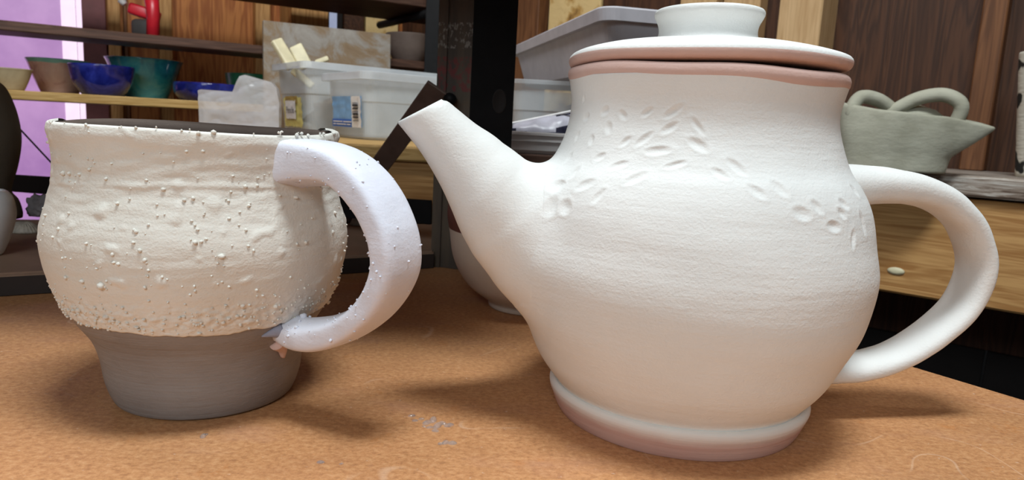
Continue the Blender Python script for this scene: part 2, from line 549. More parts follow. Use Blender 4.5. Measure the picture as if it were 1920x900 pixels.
vboard(wall_left, wl, 157, 201, 0.03, M['mauve_trim'], name='window_trim')
vboard(wall_left, wl, 204, 227, 0.05, M['pine'])
vboard(wall_left, wl, 233, 240, 0.02, M['stud_brown'], name='batten')
vboard(wall_left, wl, 297, 321, 0.05, M['pine'])
vboard(wall_left, wl, 474, 502, 0.04, M['pine'])
vboard(wall_left, wl, 524, 590, 0.14, M['pine'], 20, name='corner_post')
vboard(wall_left, wl, 640, 676, 0.03, M['plywood_dark'], 40)
vboard(wall_left, wl, 682, 742, 0.02, M['osb'], 50, name='osb_sheet')
vboard(wall_left, wl, 760, 800, 0.02, M['osb'], 50, name='osb_sheet')

window_1 = empty('window_1', (0, 0, 0), kind='structure')
board('pane', wl(s_p0, -0.3), E1, (s_p1 - s_p0, 0.01, 1.4), M['pane_pink'], window_1)
board('window_frame', wl(s_p1, -0.3, 0.012), E1, ((s_f1 - s_p1) * 0.68, 0.022, 1.4), M['frame_glow'], window_1)
board('window_frame', wl(s_p1 + (s_f1 - s_p1) * 0.72, -0.3, 0.016), E1, ((s_f1 - s_p1) * 0.28, 0.026, 1.4), M['frame_glow'], window_1)
window_2 = empty('window_2', (0, 0, 0), kind='structure')
a, b = wall_s(WL, E1, 594, 45), wall_s(WL, E1, 630, 45)
board('pane', wl(a, 0.36, 0.01), E1, (b - a, 0.008, 0.5), M['pane_blue'], window_2)
board('window_frame', wl((a + b) / 2, 0.36, 0.014), E1, (0.004, 0.004, 0.5), M['dark_grey'], window_2)
board('window_frame', wl(b, 0.36, 0.02), E1, (0.012, 0.02, 0.5), M['void'], window_2)

# right wall
wall_right = empty('wall_right', (0, 0, 0), kind='structure')
ZR = V(WR.x, WR.y, 0)


def wr(s, z, off=0.0):
    return ZR + E2 * s - N2 * off + V(0, 0, z)


sC = (CORNER - ZR).dot(E2)
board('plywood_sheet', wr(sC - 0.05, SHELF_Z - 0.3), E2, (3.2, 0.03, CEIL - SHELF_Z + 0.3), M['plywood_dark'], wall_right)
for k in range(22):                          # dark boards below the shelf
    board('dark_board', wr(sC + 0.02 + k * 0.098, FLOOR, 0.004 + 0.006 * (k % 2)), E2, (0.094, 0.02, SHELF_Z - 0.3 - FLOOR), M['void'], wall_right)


def vboard_r(px0, px1, thick, mat, py, name='stud'):
    a, b = wall_s(WR, E2, px0, py), wall_s(WR, E2, px1, py)
    return board(name, wr(a, SHELF_Z, thick), (0, 0, 1), (CEIL - SHELF_Z, b - a, thick), mat, wall_right, up=N2, bev=0.002)


vboard_r(1822, 1868, 0.045, M['stud_brown'], 200)
vboard_r(1490, 1568, 0.09, M['pine_light'], 40, 'corner_post')
vboard_r(966, 1028, 0.04, M['stud_brown'], 30)
vboard_r(1034, 1130, 0.012, M['osb'], 20, 'osb_sheet')
vboard_r(1296, 1362, 0.05, M['pine_light'], 5)
vboard_r(1372, 1440, 0.04, M['pine_light'], 5)

# ------------------------------------------------------------------ fixed shelves
# right: weathered board on a pine beam
ls0 = (V(CORNER.x, CORNER.y, 0) - V(RS.x, RS.y, 0)).dot(E2) + 0.30
ZS = V(RS.x, RS.y, 0)
rsh = empty('wall_shelf', (RS.x, RS.y, SHELF_Z), 'weathered shelf board on a pine beam behind the teapot handle', 'shelf')
board('shelf_board', ZS + E2 * ls0 + V(0, 0, SHELF_Z - 0.027), E2, (1.9, 0.33, 0.027), M['weathered'], rsh, bev=0.003)
tb = 0.139
bm_ = board('beam', ZS + E2 * ls0 + N2 * 0.012 + V(0, 0, SHELF_Z - 0.030 - tb), E2, (1.9, 0.04, tb), M['pine'], rsh, bev=0.003)
bm_['label'] = 'knotty pine beam under the shelf board'
kb = at_plane(1680, 508, (ZS + N2 * 0.012), E2)
vs, fs = lathe([(0, 0), (0.014, 0), (0.013, 0.0018), (0.006, 0.0028), (0, 0.003)], 18)
Q = (-N2).to_track_quat('Z', 'Y').to_matrix()
kn = mesh('knot', [Q @ Vector((v[0] * .8, v[1] * .38, v[2])) + kb - rsh.location for v in vs], fs, M['cream_piece'], rsh)
kn['label'] = 'pale chip in the beam'

# left: low shelf that carries the bins
lsh = empty('low_shelf', (-0.25, 1.0, SHELF_Z), 'low pine shelf carrying the clear plastic bins', 'shelf')
board('shelf_board', (-0.56, 0.88, SHELF_Z - 0.018), (1, 0, 0), (0.50, 0.70, 0.018), M['pine_edge'], lsh, bev=0.002)
board('beam', (-0.54, 0.888, SHELF_Z - 0.018 - 0.054), (1, 0, 0), (0.47, 0.038, 0.054), M['pine'], lsh, bev=0.002)
csh = empty('corner_shelf', (0.1, 1.0, SHELF_Z), 'dark shelf board between black post and teapot spout', 'shelf')
board('shelf_board', (-0.05, 0.86, SHELF_Z - 0.022), (1, 0, 0), (0.32, 0.66, 0.022), M['brown_plank'], csh, bev=0.002)

# left rack planks
def rack_plank(name, px, py_top, py_bot, s0, s1, depth, mat, label):
    t_ = at_plane(px, py_top, RK, E1); b_ = at_plane(px, py_bot, RK, E1)
    th = t_.z - b_.z; s = (V(t_.x, t_.y, 0) - V(RK.x, RK.y, 0)).dot(E1)
    o = board(name, V(RK.x, RK.y, 0) + E1 * s0 + V(0, 0, b_.z), E1, (s1 - s0, depth, th), mat, None, bev=0.0015)
    tag(o, label, 'shelf'); return t_.z, b_.z


z_up, _ = rack_plank('shelf_plank', 0, 37, 56, -0.5, 0.93, 0.12, M['brown_plank'], 'brown shelf plank crossing the purple window, above the glazed bowls')
z_bowl, _ = rack_plank('shelf_plank', 200, 179, 196, -0.5, 0.52, 0.24, M['pine_edge'], 'pale pine shelf plank on which the glazed bowls stand')
_, z_top = rack_plank('shelf_plank', 800, -5, 14, -0.2, 0.93, 0.26, M['brown_plank'], 'topmost brown shelf plank at the upper edge, left of the post')

# ------------------------------------------------------------------ work table
tv = [(.60, -.11), (.10, .628), (.02, .72), (-.10, .79), (-.49, .70), (-.95, .59), (-.95, -.35), (.60, -.35)][::-1]
n = len(tv)
bm = bmesh.new()
top = bm.faces.new([bm.verts.new((x, y, 0)) for x, y in tv])
bmesh.ops.recalc_face_normals(bm, faces=bm.faces[:])
ex = bmesh.ops.extrude_face_region(bm, geom=[top])
bmesh.ops.translate(bm, vec=(0, 0, -0.02), verts=[g for g in ex['geom'] if isinstance(g, bmesh.types.BMVert)])
bmesh.ops.recalc_face_normals(bm, faces=bm.faces[:])
bmesh.ops.bevel(bm, geom=bm.edges[:], offset=0.0015, segments=1, affect='EDGES')
table = empty('work_table', (0, 0, FLOOR), 'orange-brown hardboard work table under the mug and teapot', 'table')
tt = bm_obj('table_top', bm, M['hardboard'], table); tt.location = (0, 0, -FLOOR)
for x, y in ((.42, -.28), (-.85, -.28), (-.85, .5), (-.05, .62)):
    o = bm_obj('leg', box_mesh(.06, .06, -FLOOR - 0.02, .003), M['void'], table); o.location = (x, y, 0)
# wet drops and smears on the table
dv, df = [], []


def drop(c, rx, ry, h, ang, n=12):
    b0 = len(dv); ca, sa = math.cos(ang), math.sin(ang)
    for k, (q, hh) in enumerate(((1, 0.0), (.8, .55), (.45, .9))):
        for i in range(n):
            t = 2 * PI * i / n; x, y = rx * q * math.cos(t), ry * q * math.sin(t)
            dv.append((c[0] + x * ca - y * sa, c[1] + x * sa + y * ca, h * hh + 0.00002))
    dv.append((c[0], c[1], h))
    for k in range(2):
        for i in range(n):
            j = (i + 1) % n; df.append((b0 + k * n + i, b0 + k * n + j, b0 + (k + 1) * n + j, b0 + (k + 1) * n + i))
    for i in range(n): df.append((b0 + 2 * n + i, b0 + 2 * n + (i + 1) % n, b0 + 3 * n))


for px, py, r in [(772, 780, 5), (778, 789, 4), (800, 793, 7), (812, 788, 9), (820, 799, 9), (806, 802, 5), (830, 794, 6), (842, 798, 7),
                  (816, 808, 5), (835, 830, 6), (848, 831, 6), (826, 832, 4), (790, 786, 4), (795, 800, 3), (381, 818, 6), (386, 815, 3), (601, 867, 5), (640, 870, 3)]:
    p = at_z(px, py, 0); r *= 1.35 * p.length / FPX
    drop(p, r * 1.2, r * random.uniform(.6, 1), r * 0.5, random.uniform(0, 3))
wd = mesh('water_drops', dv, df, M['water'])
tag(wd, 'glistening wet drops on the table in front, between mug and teapot', 'water', kind='stuff')

# ------------------------------------------------------------------ teapot
TP = V(0.0824, 0.326, 0)
teapot = empty('teapot', TP, 'large white bisque teapot with pink clay rim and leaf-shaped dents', 'teapot')
outer_pts = [(.0575, .0125), (.0585, .0148), (.0625, .020), (.0675, .0275), (.0735, .0405), (.078, .0525), (.0803, .064), (.0806, .075), (.0785, .087),
             (.0762, .097), (.0736, .1050), (.0700, .1120), (.0650, .1190), (.0612, .1275), (.0589, .136), (.0585, .143), (.0595, .1495), (.0603, .1535)]
outer = catmull(outer_pts, 300)


def prof_sdf(P):
    """signed distance to the teapot body (outside positive)"""
    rho = np.hypot(P[:, 0], P[:, 1]); q = np.stack([rho, P[:, 2]], 1)
    o = outer[::4]; A, B = o[:-1], o[1:]; best = np.full(len(P), 9.0); sg = np.ones(len(P))
    for a, b in zip(A, B):
        ab = b - a; t = np.clip(((q - a) @ ab) / (ab @ ab), 0, 1)
        dv_ = q - (a + t[:, None] * ab); d = np.linalg.norm(dv_, axis=1)
        s = np.sign(ab[1] * (q[:, 0] - a[0]) - ab[0] * (q[:, 1] - a[1]))
        u = d < best; best = np.where(u, d, best); sg = np.where(u, s, sg)
    return best * sg


SP_A = math.radians(190); SD = np.array([math.cos(SP_A), math.sin(SP_A), 0]); SN = np.array([-SD[1], SD[0], 0])
# spout sections: lower point, upper point (distance from the axis, height), half width
sec = [((.052, .046), (.040, .100), .0250), ((.0790, .0475), (.0665, .1085), .0250), ((.0885, .0605), (.0765, .1160), .0238), ((.1043, .0805), (.0868, .1230), .0200),
       ((.1170, .1047), (.1012, .1303), .0144), ((.1258, .1182), (.1102, .1366), .0120), ((.1330, .1268), (.1148, .1398), .0110), ((.1352, .1293), (.1165, .1401), .0106)]
flat = catmull([(*a, *b, c) for a, b, c in sec], 110)
SC = [np.array([(a[0] + b[0]) / 2, (a[1] + b[1]) / 2]) for a, b, c in sec[:6]]
SRAD = [.0255, .0245, .0238, .0212, .0147, .0121]


def spout_sdf(P):
    x = P @ SD; y = P @ SN; z = P[:, 2]; Q_ = np.stack([x, y, z], 1); best = np.full(len(P), 9.0)
    for i in range(len(SC) - 1):
        a = np.array([SC[i][0], 0, SC[i][1]]); b = np.array([SC[i + 1][0], 0, SC[i + 1][1]]); ab = b - a
        t = np.clip(((Q_ - a) @ ab) / (ab @ ab), 0, 1)
        best = np.minimum(best, np.linalg.norm(Q_ - (a + t[:, None] * ab), axis=1) - (SRAD[i] * (1 - t) + SRAD[i + 1] * t))
    return best


KB = 0.016


def union(P):
    a, b = prof_sdf(P), spout_sdf(P); h = np.maximum(1 - np.abs(a - b) / KB, 0)
    return np.minimum(a, b) - KB * 0.25 * h * h


def settle(P, mask, lev, it=5):
    Q_ = P[mask].copy(); e = 2e-4; lev = lev[mask]
    for _ in range(it):
        f0 = union(Q_); g = np.stack([(union(Q_ + np.eye(3)[k] * e) - f0) / e for k in range(3)], 1); f = f0 - lev
        g /= np.maximum(np.linalg.norm(g, axis=1), .3)[:, None]
        Q_ -= g * f[:, None] * 0.9
    P = P.copy(); P[mask] = Q_; return P


# leaf-shaped dents: place on the pot, tilt in degrees, length and width in mm
DENTS = [(-0.0552, -0.0195, 0.1435, 60, 3.2, 1.2), (-0.0537, -0.0241, 0.1361, 20, 3.7, 1.7), (-0.0476, -0.0344, 0.1388, 30, 4.0, 1.9), (-0.041, -0.0419, 0.1373, -40, 4.2, 1.6), (-0.0459, -0.0385, 0.132, -65, 4.2, 1.9), (-0.0568, -0.0222, 0.1279, 80, 3.7, 1.5), (-0.0518, -0.0331, 0.1268, -70, 3.6, 1.7), (-0.0328, -0.0486, 0.1387, 40, 4.6, 1.4), (-0.0237, -0.0536, 0.1393, 38, 6.8, 1.6), (-0.0247, -0.0542, 0.1331, 35, 5.6, 1.6), (-0.0148, -0.0574, 0.1341, -50, 6.7, 1.3), (-0.0146, -0.0593, 0.1273, -28, 6.7, 2.0), (-0.0334, -0.0509, 0.1283, 42, 6.8, 1.6), (-0.0398, -0.0466, 0.127, 45, 4.6, 1.4), (-0.0287, -0.0555, 0.1243, 8, 7.8, 1.8), (-0.0489, -0.0418, 0.1204, 25, 4.6, 1.6), (-0.0425, -0.0503, 0.1177, 22, 6.3, 1.6), (-0.0368, -0.0583, 0.1135, 28, 7.2, 1.8), (-0.0227, -0.0606, 0.1195, 18, 6.6, 1.3), (-0.0072, -0.0658, 0.1172, -28, 5.5, 1.5), (-0.0011, -0.0645, 0.12, -38, 7.1, 1.8), (0.0056, -0.0699, 0.1117, -30, 6.1, 1.8), (0.0145, -0.0677, 0.113, -38, 6.0, 2.0), (0.0227, -0.07, 0.1046, -12, 6.3, 2.5), (0.0294, -0.0662, 0.107, -45, 5.0, 1.8), (0.0428, -0.058, 0.1079, -30, 4.8, 1.7), (0.0413, -0.0611, 0.1045, -35, 4.3, 1.7), (0.0369, -0.0655, 0.1, -8, 5.8, 2.1), (0.0537, -0.0525, 0.1004, -80, 7.4, 2.0), (0.0471, -0.0604, 0.0949, 70, 6.0, 1.7), (0.0523, -0.0461, 0.1123, -50, 4.3, 1.8), (-0.0545, -0.0462, 0.1092, 25, 7.3, 2.0), (-0.0497, -0.0536, 0.1057, 55, 5.8, 1.6), (-0.0612, -0.0438, 0.0998, -25, 5.3, 3.2), (-0.0641, -0.0338, 0.1072, -60, 4.0, 2.6), (-0.0585, -0.0369, 0.1132, 60, 4.7, 2.1), (-0.0601, -0.025, 0.1188, 70, 4.1, 1.7), (-0.0655, -0.0252, 0.1116, 75, 4.4, 1.9), (-0.0732, -0.041, 0.1076, -15, 3.9, 3.5), (-0.0727, -0.0424, 0.0988, 0, 4.8, 4.4), (-0.0686, -0.0121, 0.1124, 70, 3.3, 1.5)]


def dent(P, Nn):
    D = np.zeros(len(P))
    for x, y, z, an, L, w in DENTS:
        c = np.array([x, y, z]); r = np.array([x, y, 0]); r /= np.linalg.norm(r)
        t = np.array([-r[1], r[0], 0]); a = math.radians(an)
        d = t * math.cos(a) + np.array([0, 0, 1]) * math.sin(a); e = -t * math.sin(a) + np.array([0, 0, 1]) * math.cos(a)
        q = P - c; m = (np.abs(q) < .012).all(1) & (q @ r > -.012)
        u = (q[m] @ d) / (L * .5e-3 * 1.0); v = (q[m] @ e) / (w * .5e-3 * 1.5)
        s2 = u * u + v * v
        D[m] -= (0.00048 + 0.00009 * w) * np.exp(-s2 ** 1.15) - 0.00018 * np.exp(-((np.sqrt(s2) - 1.5) / .35) ** 2)
    return P + Nn * D[:, None]


inner = [(.0590, .1535), (.0560, .148), (.0548, .14), (.057, .128), (.066, .112), (.073, .095), (.0755, .075), (.072, .05), (.06, .028), (.03, .02), (0, .02)]
NB = 620
vs, fs = lathe(np.vstack([outer, np.array(inner)]), NB)
vs = np.array(vs); no = len(outer) * NB
P = vs[:no]
b0 = spout_sdf(P); m = (b0 < KB * 1.1) & (b0 > -0.006)
P = settle(P, m, -.0008 * np.clip((.001 - b0) / .004, 0, 1))
rr = np.stack([P[:, 0], P[:, 1], np.zeros(no)], 1); rr /= np.linalg.norm(rr, axis=1)[:, None]
# slow hand-thrown wobble
th = np.arctan2(P[:, 1], P[:, 0]); zz = P[:, 2]
P = P + rr * (0.00035 * np.sin(3 * th + zz * 90) * np.sin(zz * 140))[:, None]
P = dent(P, rr)
vs[:no] = P
mesh('body', vs, fs, M['white_clay'], teapot)

RG = []
th = np.linspace(0, 2 * PI, 120, endpoint=False)
for l0, l1, u0, u1, lat in flat:
    lo = SD * l0 + np.array([0, 0, l1]); up = SD * u0 + np.array([0, 0, u1]); c = (lo + up) / 2; h = (up - lo) / 2
    RG.append(c + np.outer(np.cos(th), h) + np.outer(np.sin(th), SN * lat))
tip = RG[-1]; ctr = tip.mean(0); ax = np.cross(SN, tip[0] - ctr); ax /= np.linalg.norm(ax)
if ax[2] < 0: ax = -ax
RG.append(tip + (ctr - tip) * .05 + ax * .0008)
RG.append(tip + (ctr - tip) * .14 + ax * .0008)
RG.append(tip + (ctr - tip) * .26 - ax * .0010)
for k in (100, 80, 60): RG.append(RG[k].mean(0) + (RG[k] - RG[k].mean(0)) * .74)
RG = np.array(RG); n_out = len(flat)
vs, fs = rings(RG, True, True); vs = vs.copy()
so = vs[:n_out * 120]
a_ = prof_sdf(so); st = settle(so, (a_ < KB * 2.2) & (a_ > -0.007), -.0010 * np.clip((-.0015 - a_) / .004, 0, 1))
w_ = np.clip((KB * 2.1 - a_) / (KB * 1.2), 0, 1); w_ = w_ * w_ * (3 - 2 * w_); so = so + (st - so) * w_[:, None]
b_ = np.array(np.repeat(RG[:n_out].mean(1), 120, axis=0)); nn = so - b_; nn /= np.linalg.norm(nn, axis=1)[:, None]
vs[:n_out * 120] = dent(so, nn)
mesh('spout', vs, fs, M['white_smooth'], teapot)

ft = catmull([(.0560, .0), (.0572, .002), (.0594, .0075), (.0606, .0107), (.0607, .0122), (.0600, .0136), (.0588, .0141), (.0570, .0138)], 40)


def foot_mat():
    t = NT('foot_clay'); c = t.n('TexCoord'); sp = t.n('SeparateXYZ'); t.l(c.outputs['Object'], sp.inputs[0])
    f = t.noise(t.coord((90, 90, 30)), 1, 3)
    e = t.ramp(t.math('ADD', sp.outputs[2], t.math('MULTIPLY', f, 0.0020)), [(0.0106, (0, 0, 0, 1)), (0.0122, (1, 1, 1, 1))])
    col = t.mix(e, t.ramp(t.noise(t.coord((20, 20, 200)), 1, 4), [(0.3, srgb(203, 162, 150)), (0.7, srgb(216, 181, 169))]), srgb(234, 232, 226))
    return t.done(col, 0.75, t.bump(t.noise(t.coord((14, 14, 500)), 1, 3), 0.0003), Specular_IOR_Level=0.25)


vs, fs = lathe([(0, .0012), (.052, .0012), (.0545, 0)] + [tuple(p) for p in ft] + [(.05, .0140)], 200)
o = mesh('foot_ring', vs, fs, foot_mat(), teapot); o['label'] = 'flared foot with bare pinkish lower edge'

rim = catmull([(.0598, .1522), (.0606, .1538), (.0608, .1555), (.0603, .1572), (.0590, .1580), (.0575, .1575), (.0565, .155)], 40)
vs, fs = lathe([tuple(p) for p in rim], 200)
for i, v in enumerate(vs):
    a = math.atan2(v[1], v[0]); vs[i][2] += 0.0004 * math.sin(2 * a + 1) + 0.0003 * math.sin(7 * a)
o = mesh('rim', vs, fs, M['pink_clay'], teapot); o['label'] = 'bare pinkish clay rim under the lid'

# lid: white top, pink edge and underside; knob is a sub-part
lp_pink = catmull([(.0, .1588), (.045, .1590), (.0570, .1592), (.0598, .1602), (.0608, .1622), (.0606, .1640), (.0596, .1652)], 60)
lp_white = catmull([(.0596, .1652), (.0580, .1660), (.05, .1682), (.036, .1706), (.024, .1720), (.0, .1722)], 50)[1:]
prof = np.vstack([lp_pink, lp_white]); prof[prof[:, 0] < 1e-4, 0] = 0
vs, fs = lathe(prof, 220)
for i, v in enumerate(vs):
    a = math.atan2(v[1], v[0]); r = math.hypot(v[0], v[1])
    k = min(1, r / .06); vs[i][2] += k * (0.00045 * math.sin(2 * a + .4) + 0.00025 * math.sin(5 * a + 2)) + v[0] * 0.022
fm = [0 if i // 220 < len(lp_pink) - 3 else 1 for i in range(len(fs))]
lid = mesh('lid', vs, fs, [M['pink_clay'], M['white_smooth']], teapot, True, fm); lid['label'] = 'round white lid with bare pinkish edge'
kp = catmull([(.0250, .1732), (.0228, .1742), (.0217, .1762), (.0214, .1785), (.0219, .1812), (.0232, .1838), (.0238, .1852), (.0237, .1866), (.0228, .1875), (.0214, .1872), (.0205, .1855), (.0195, .180), (.0, .179)], 70)
kp[kp[:, 0] < 1e-4, 0] = 0
vs, fs = lathe(kp, 120); vs[:, 2] += vs[:, 0] * 0.022 - .0019
mesh('knob', vs, fs, M['white_smooth'], lid)

# handle: pulled strap
HA = math.radians(5); HD = np.array([math.cos(HA), math.sin(HA), 0]); HN = np.array([-HD[1], HD[0], 0])
hp = catmull([(.056, .1085), (.066, .1110), (.082, .1120), (.101, .1118), (.119, .1075), (.133, .098), (.141, .0862), (.1443, .0760), (.1435, .066), (.1385, .054), (.128, .0425),
              (.1125, .031), (.097, .0247), (.080, .0222), (.064, .0240)], 120)
t = np.linspace(0, 1, 120)
ra = np.interp(t, [0, .08, .2, .5, .8, .93, 1], [.0175, .0150, .0130, .0122, .0120, .0135, .0160])
rb = np.interp(t, [0, .08, .2, .4, .6, .8, .93, 1], [.0130, .0100, .0080, .0058, .0050, .0052, .0062, .0080])
path = np.array([HD * x + np.array([0, 0, z]) for x, z in hp])
vs, fs = rings(sweep(path, ra, rb, HN, 48, 2.4))
vs = vs.copy()
for i, v in enumerate(vs):
    q = noise.noise(Vector(v) * 90) * .00035; vs[i] += np.array([q, q, q])
mesh('handle', vs, fs, M['white_smooth'], teapot)

# ------------------------------------------------------------------ mug
MP = V(-0.1416, 0.3199, 0)
mug = empty('mug', MP, 'big stoneware mug with rough white slip over a grey clay base', 'mug')
mo = [(.0360, .0010), (.0385, .0006), (.0400, .003), (.0423, .010), (.0440, .021), (.0468, .030), (.0527, .0395), (.0574, .049), (.0614, .061), (.0632, .072), (.0628, .080),
      (.0598, .091), (.0573, .102), (.0575, .114), (.0586, .1205), (.0584, .1225)]
mprof = catmull(mo, 120)
body_in = catmull([(.0575, .1230), (.0555, .1215), (.0545, .114), (.0542, .102), (.0565, .091), (.0590, .08), (.0590, .07), (.056, .055), (.048, .04), (.038, .02), (.02, .0125), (0, .012)], 60)
vs, fs = lathe(np.vstack([[(0, .0022), (.030, .0020)], mprof, body_in]), 160)


def rim_wave(a): return 0.0017 * math.cos(a - 1.99) + 0.0005 * math.sin(3 * a)


for i, v in enumerate(vs):
    a = math.atan2(v[1], v[0]); k = max(0, (v[2] - .09) / .033); vs[i][2] += rim_wave(a) * k
o = mesh('body', vs, fs, M['grey_clay'], mug); o['label'] = 'grey unglazed clay body'
me = o.data; me.materials.append(M['brown_clay'])
nf = (len(mprof) + 1) * 160
for i, p in enumerate(me.polygons): p.material_index = 1 if i >= nf - 160 * 5 else 0

# slip coat: its own skin over the clay, ragged lower edge
slip_o = catmull([(.0632 + (r - .0632) + .0008, z) for r, z in mo[5:]] + [(.0588, .1238), (.0574, .1243), (.0562, .1236)], 400)
zs = slip_o[:, 1]; top_i = int(np.argmax(zs)); lift = slip_o[:top_i]
NS = 520; NR = 170
SR = np.zeros((NR, NS, 3))
for j in range(NS):
    a = 2 * PI * j / NS
    zb = .0428 + .0009 * math.sin(2 * a + .7) + .0016 * noise.noise(Vector((math.cos(a) * 5, math.sin(a) * 5, 3))) + .0005 * noise.noise(Vector((math.cos(a) * 22, math.sin(a) * 22, 1)))
    i0 = float(np.interp(zb, lift[:, 1], np.arange(len(lift))))
    bk = min(1, max(0, (math.cos(a - 2.03) - .12) / .25)); iend = (len(slip_o) - 1) * (1 - bk) + (top_i - 12 + 5 * noise.noise(Vector((math.cos(a) * 9, math.sin(a) * 9, 7)))) * bk
    ii = np.linspace(i0, iend, NR)
    r = np.interp(ii, np.arange(len(slip_o)), slip_o[:, 0]); z = np.interp(ii, np.arange(len(slip_o)), slip_o[:, 1])
    r[0] -= .0016; r[1] -= .0002
    if bk > .5: r[-1] -= .0016
    for i in range(NR):
        p = Vector((math.cos(a) * r[i], math.sin(a) * r[i], z[i]))
        band = math.exp(-((z[i] - .0495) / .006) ** 2); sag = math.exp(-((z[i] - .105) / .016) ** 2)
        d = (noise.noise(p * 420) * .00075 + noise.noise(p * 900) * .00055) * band + noise.noise(Vector((p.x * 90, p.y * 90, p.z * 330))) * .00028 * (0.5 + sag)
        q = noise.noise(p * 160 + Vector((9, 2, 4)))
        d += max(0, q - .38) * .0018
        d += .00035 * math.exp(-((z[i] - .1005 - .002 * math.sin(a * 1.5)) / .0012) ** 2)
        if 2 <= i < NR - 3: r[i] += d
        SR[i, j] = (math.cos(a) * r[i], math.sin(a) * r[i], z[i] + rim_wave(a) * max(0, (z[i] - .09) / .033))
vs, fs = rings(SR, False, False)
slip = mesh('slip_coat', vs, fs, M['slip'], mug); slip['label'] = 'thick white slip with grit and a ragged lower edge'


def mug_r(z): return float(np.interp(z, lift[:, 1], lift[:, 0]))


# mug handle
QA = math.radians(-26); QD = np.array([math.cos(QA), math.sin(QA), 0]); QN = np.array([-QD[1], QD[0], 0])
hp = catmull([(.048, .1100), (.056, .1118), (.066, .1124), (.079, .1112), (.0905, .1055), (.1003, .0952), (.1063, .0840), (.1068, .0710), (.0992, .0570), (.087, .0462), (.073, .0400), (.060, .0375), (.049, .0385)], 110)
t = np.linspace(0, 1, 110)
ra = np.interp(t, [0, .08, .2, .5, .75, .9, 1], [.0150, .0136, .0124, .0124, .0118, .0118, .0085])
rb = np.interp(t, [0, .08, .2, .45, .7, .88, 1], [.0102, .0088, .0072, .0058, .0052, .0062, .0060])
path = np.array([QD * x + np.array([0, 0, z]) for x, z in hp])
HR = sweep(path, ra, rb, QN, 56, np.interp(t, [0, .12, .3, .8, 1], [5.5, 4.6, 4.2, 3.6, 2.2]), 0.25)
vs, fs = rings(HR); vs = vs.copy()
for i, v in enumerate(vs):
    q = noise.noise(Vector(v) * 110) * .0003; vs[i] += np.array([q, q, q])
mh = mesh('handle', vs, fs, M['slip_handle'], mug); mh['label'] = 'pulled strap handle in smoother white slip, bluish light put into its colour'
# bare pinkish smear of clay under the lower joint, and its dark pointed tip
vs, fs = rings(sweep(catmull([QD * .0490 + QN * -.004 + np.array([0, 0, .0335]), QD * .0475 + QN * .000 + np.array([0, 0, .0290]), QD * .0458 + QN * .002 + np.array([0, 0, .0240])], 14),
                     np.linspace(.0035, .0012, 14), np.linspace(.0045, .0008, 14), QD, 16))
o = mesh('clay_smear', vs, fs, M['pink_clay'], mug); o['label'] = 'bare pinkish clay smear below the handle joint'

tp_ = []
for k_, (da, z_) in enumerate(((0, .0398), (-2, .0396), (-4, .0392), (-6, .0387), (-8, .0382))):
    a = QA + math.radians(-8 + da); r = float(np.interp(z_, [p[1] for p in mo[:10]], [p[0] for p in mo[:10]])) + .0012 - .0003 * k_
    tp_.append((math.cos(a) * r, math.sin(a) * r, z_))
vs, fs = tube(catmull(tp_, 14), list(np.linspace(.0034, .0004, 14)), 14)
o = mesh('handle_tip', vs, fs, M['tip_blue'], mug); o['label'] = 'dark bluish pointed tip of the handle'
ib = bmesh.new(); bmesh.ops.create_icosphere(ib, subdivisions=1, radius=1)
IV = np.array([v.co[:] for v in ib.verts]); IF = [[v.index for v in f.verts] for f in ib.faces]; ib.free()


def grains(name, items, mat, parent):
    av, af = [], []
    for c, nrm, s in items:
        k = len(av); j = 1 + rng.normal(0, .16, IV.shape)
        q = IV * j * s * np.array([rng.uniform(.8, 1.3), rng.uniform(.8, 1.2), rng.uniform(.8, 1.2)])
        for v in q: av.append(np.array(c) + np.array(nrm) * s * .25 + v)
        for f in IF: af.append([k + i for i in f])
    o = mesh(name, av, af, mat, parent); o['kind'] = 'stuff'; return o


it = []


def on_mug(a, z, s):
    r = mug_r(z) if z < .1225 else .0588
    it.append(((math.cos(a) * r, math.sin(a) * r, z), (math.cos(a), math.sin(a), 0), s))


for _ in range(620):
    on_mug(rng.uniform(0, 2 * PI), float(np.clip(rng.normal(.0500, .0042), .0437, .062)), float(np.clip(rng.lognormal(-7.6, .35), .0003, .0010)))
for _ in range(260):
    on_mug(rng.uniform(0, 2 * PI), rng.uniform(.054, .121), float(np.clip(rng.lognormal(-7.6, .36), .0003, .0010)))
for _ in range(26):
    on_mug(rng.uniform(-2.7, .4), rng.uniform(.1225, .1238), float(np.clip(rng.lognormal(-7.6, .3), .0002, .0009)))
for _ in range(14):                          # little clusters
    a0, z0 = rng.uniform(-2.1, -.5), rng.uniform(.06, .11)
    for _k in range(4): on_mug(a0 + rng.normal(0, .045), z0 + rng.normal(0, .0024), rng.uniform(.0003, .0007))
for px, py, s in [(366, 455, 1.2), (415, 481, 1.5), (191, 537, 1.7), (155, 528, 1.1), (306, 355, 1.0), (255, 435, .9), (262, 470, 1.0), (213, 492, .9), (130, 400, .8), (372, 250, 1.0), (380, 284, .9), (345, 375, .9), (362, 372, .8),
                  (250, 455, .8), (110, 430, .8), (200, 335, .7), (275, 338, .7), (222, 495, .8), (475, 470, .7), (520, 290, .7)]:
    d = ray(px, py); r = .062; o0 = Vector((-MP.x, -MP.y, CAM_H))
    for _k in range(6):
        A = d.x**2 + d.y**2; B = 2 * (o0.x * d.x + o0.y * d.y); Cc = o0.x**2 + o0.y**2 - r * r
        tt_ = (-B - math.sqrt(max(B * B - 4 * A * Cc, 0))) / 2 / A; q = o0 + d * tt_; r = mug_r(q.z)
    on_mug(math.atan2(q.y, q.x), q.z, s * .0009)
grains('slip_grains', it, M['slip'], mug)
it = []
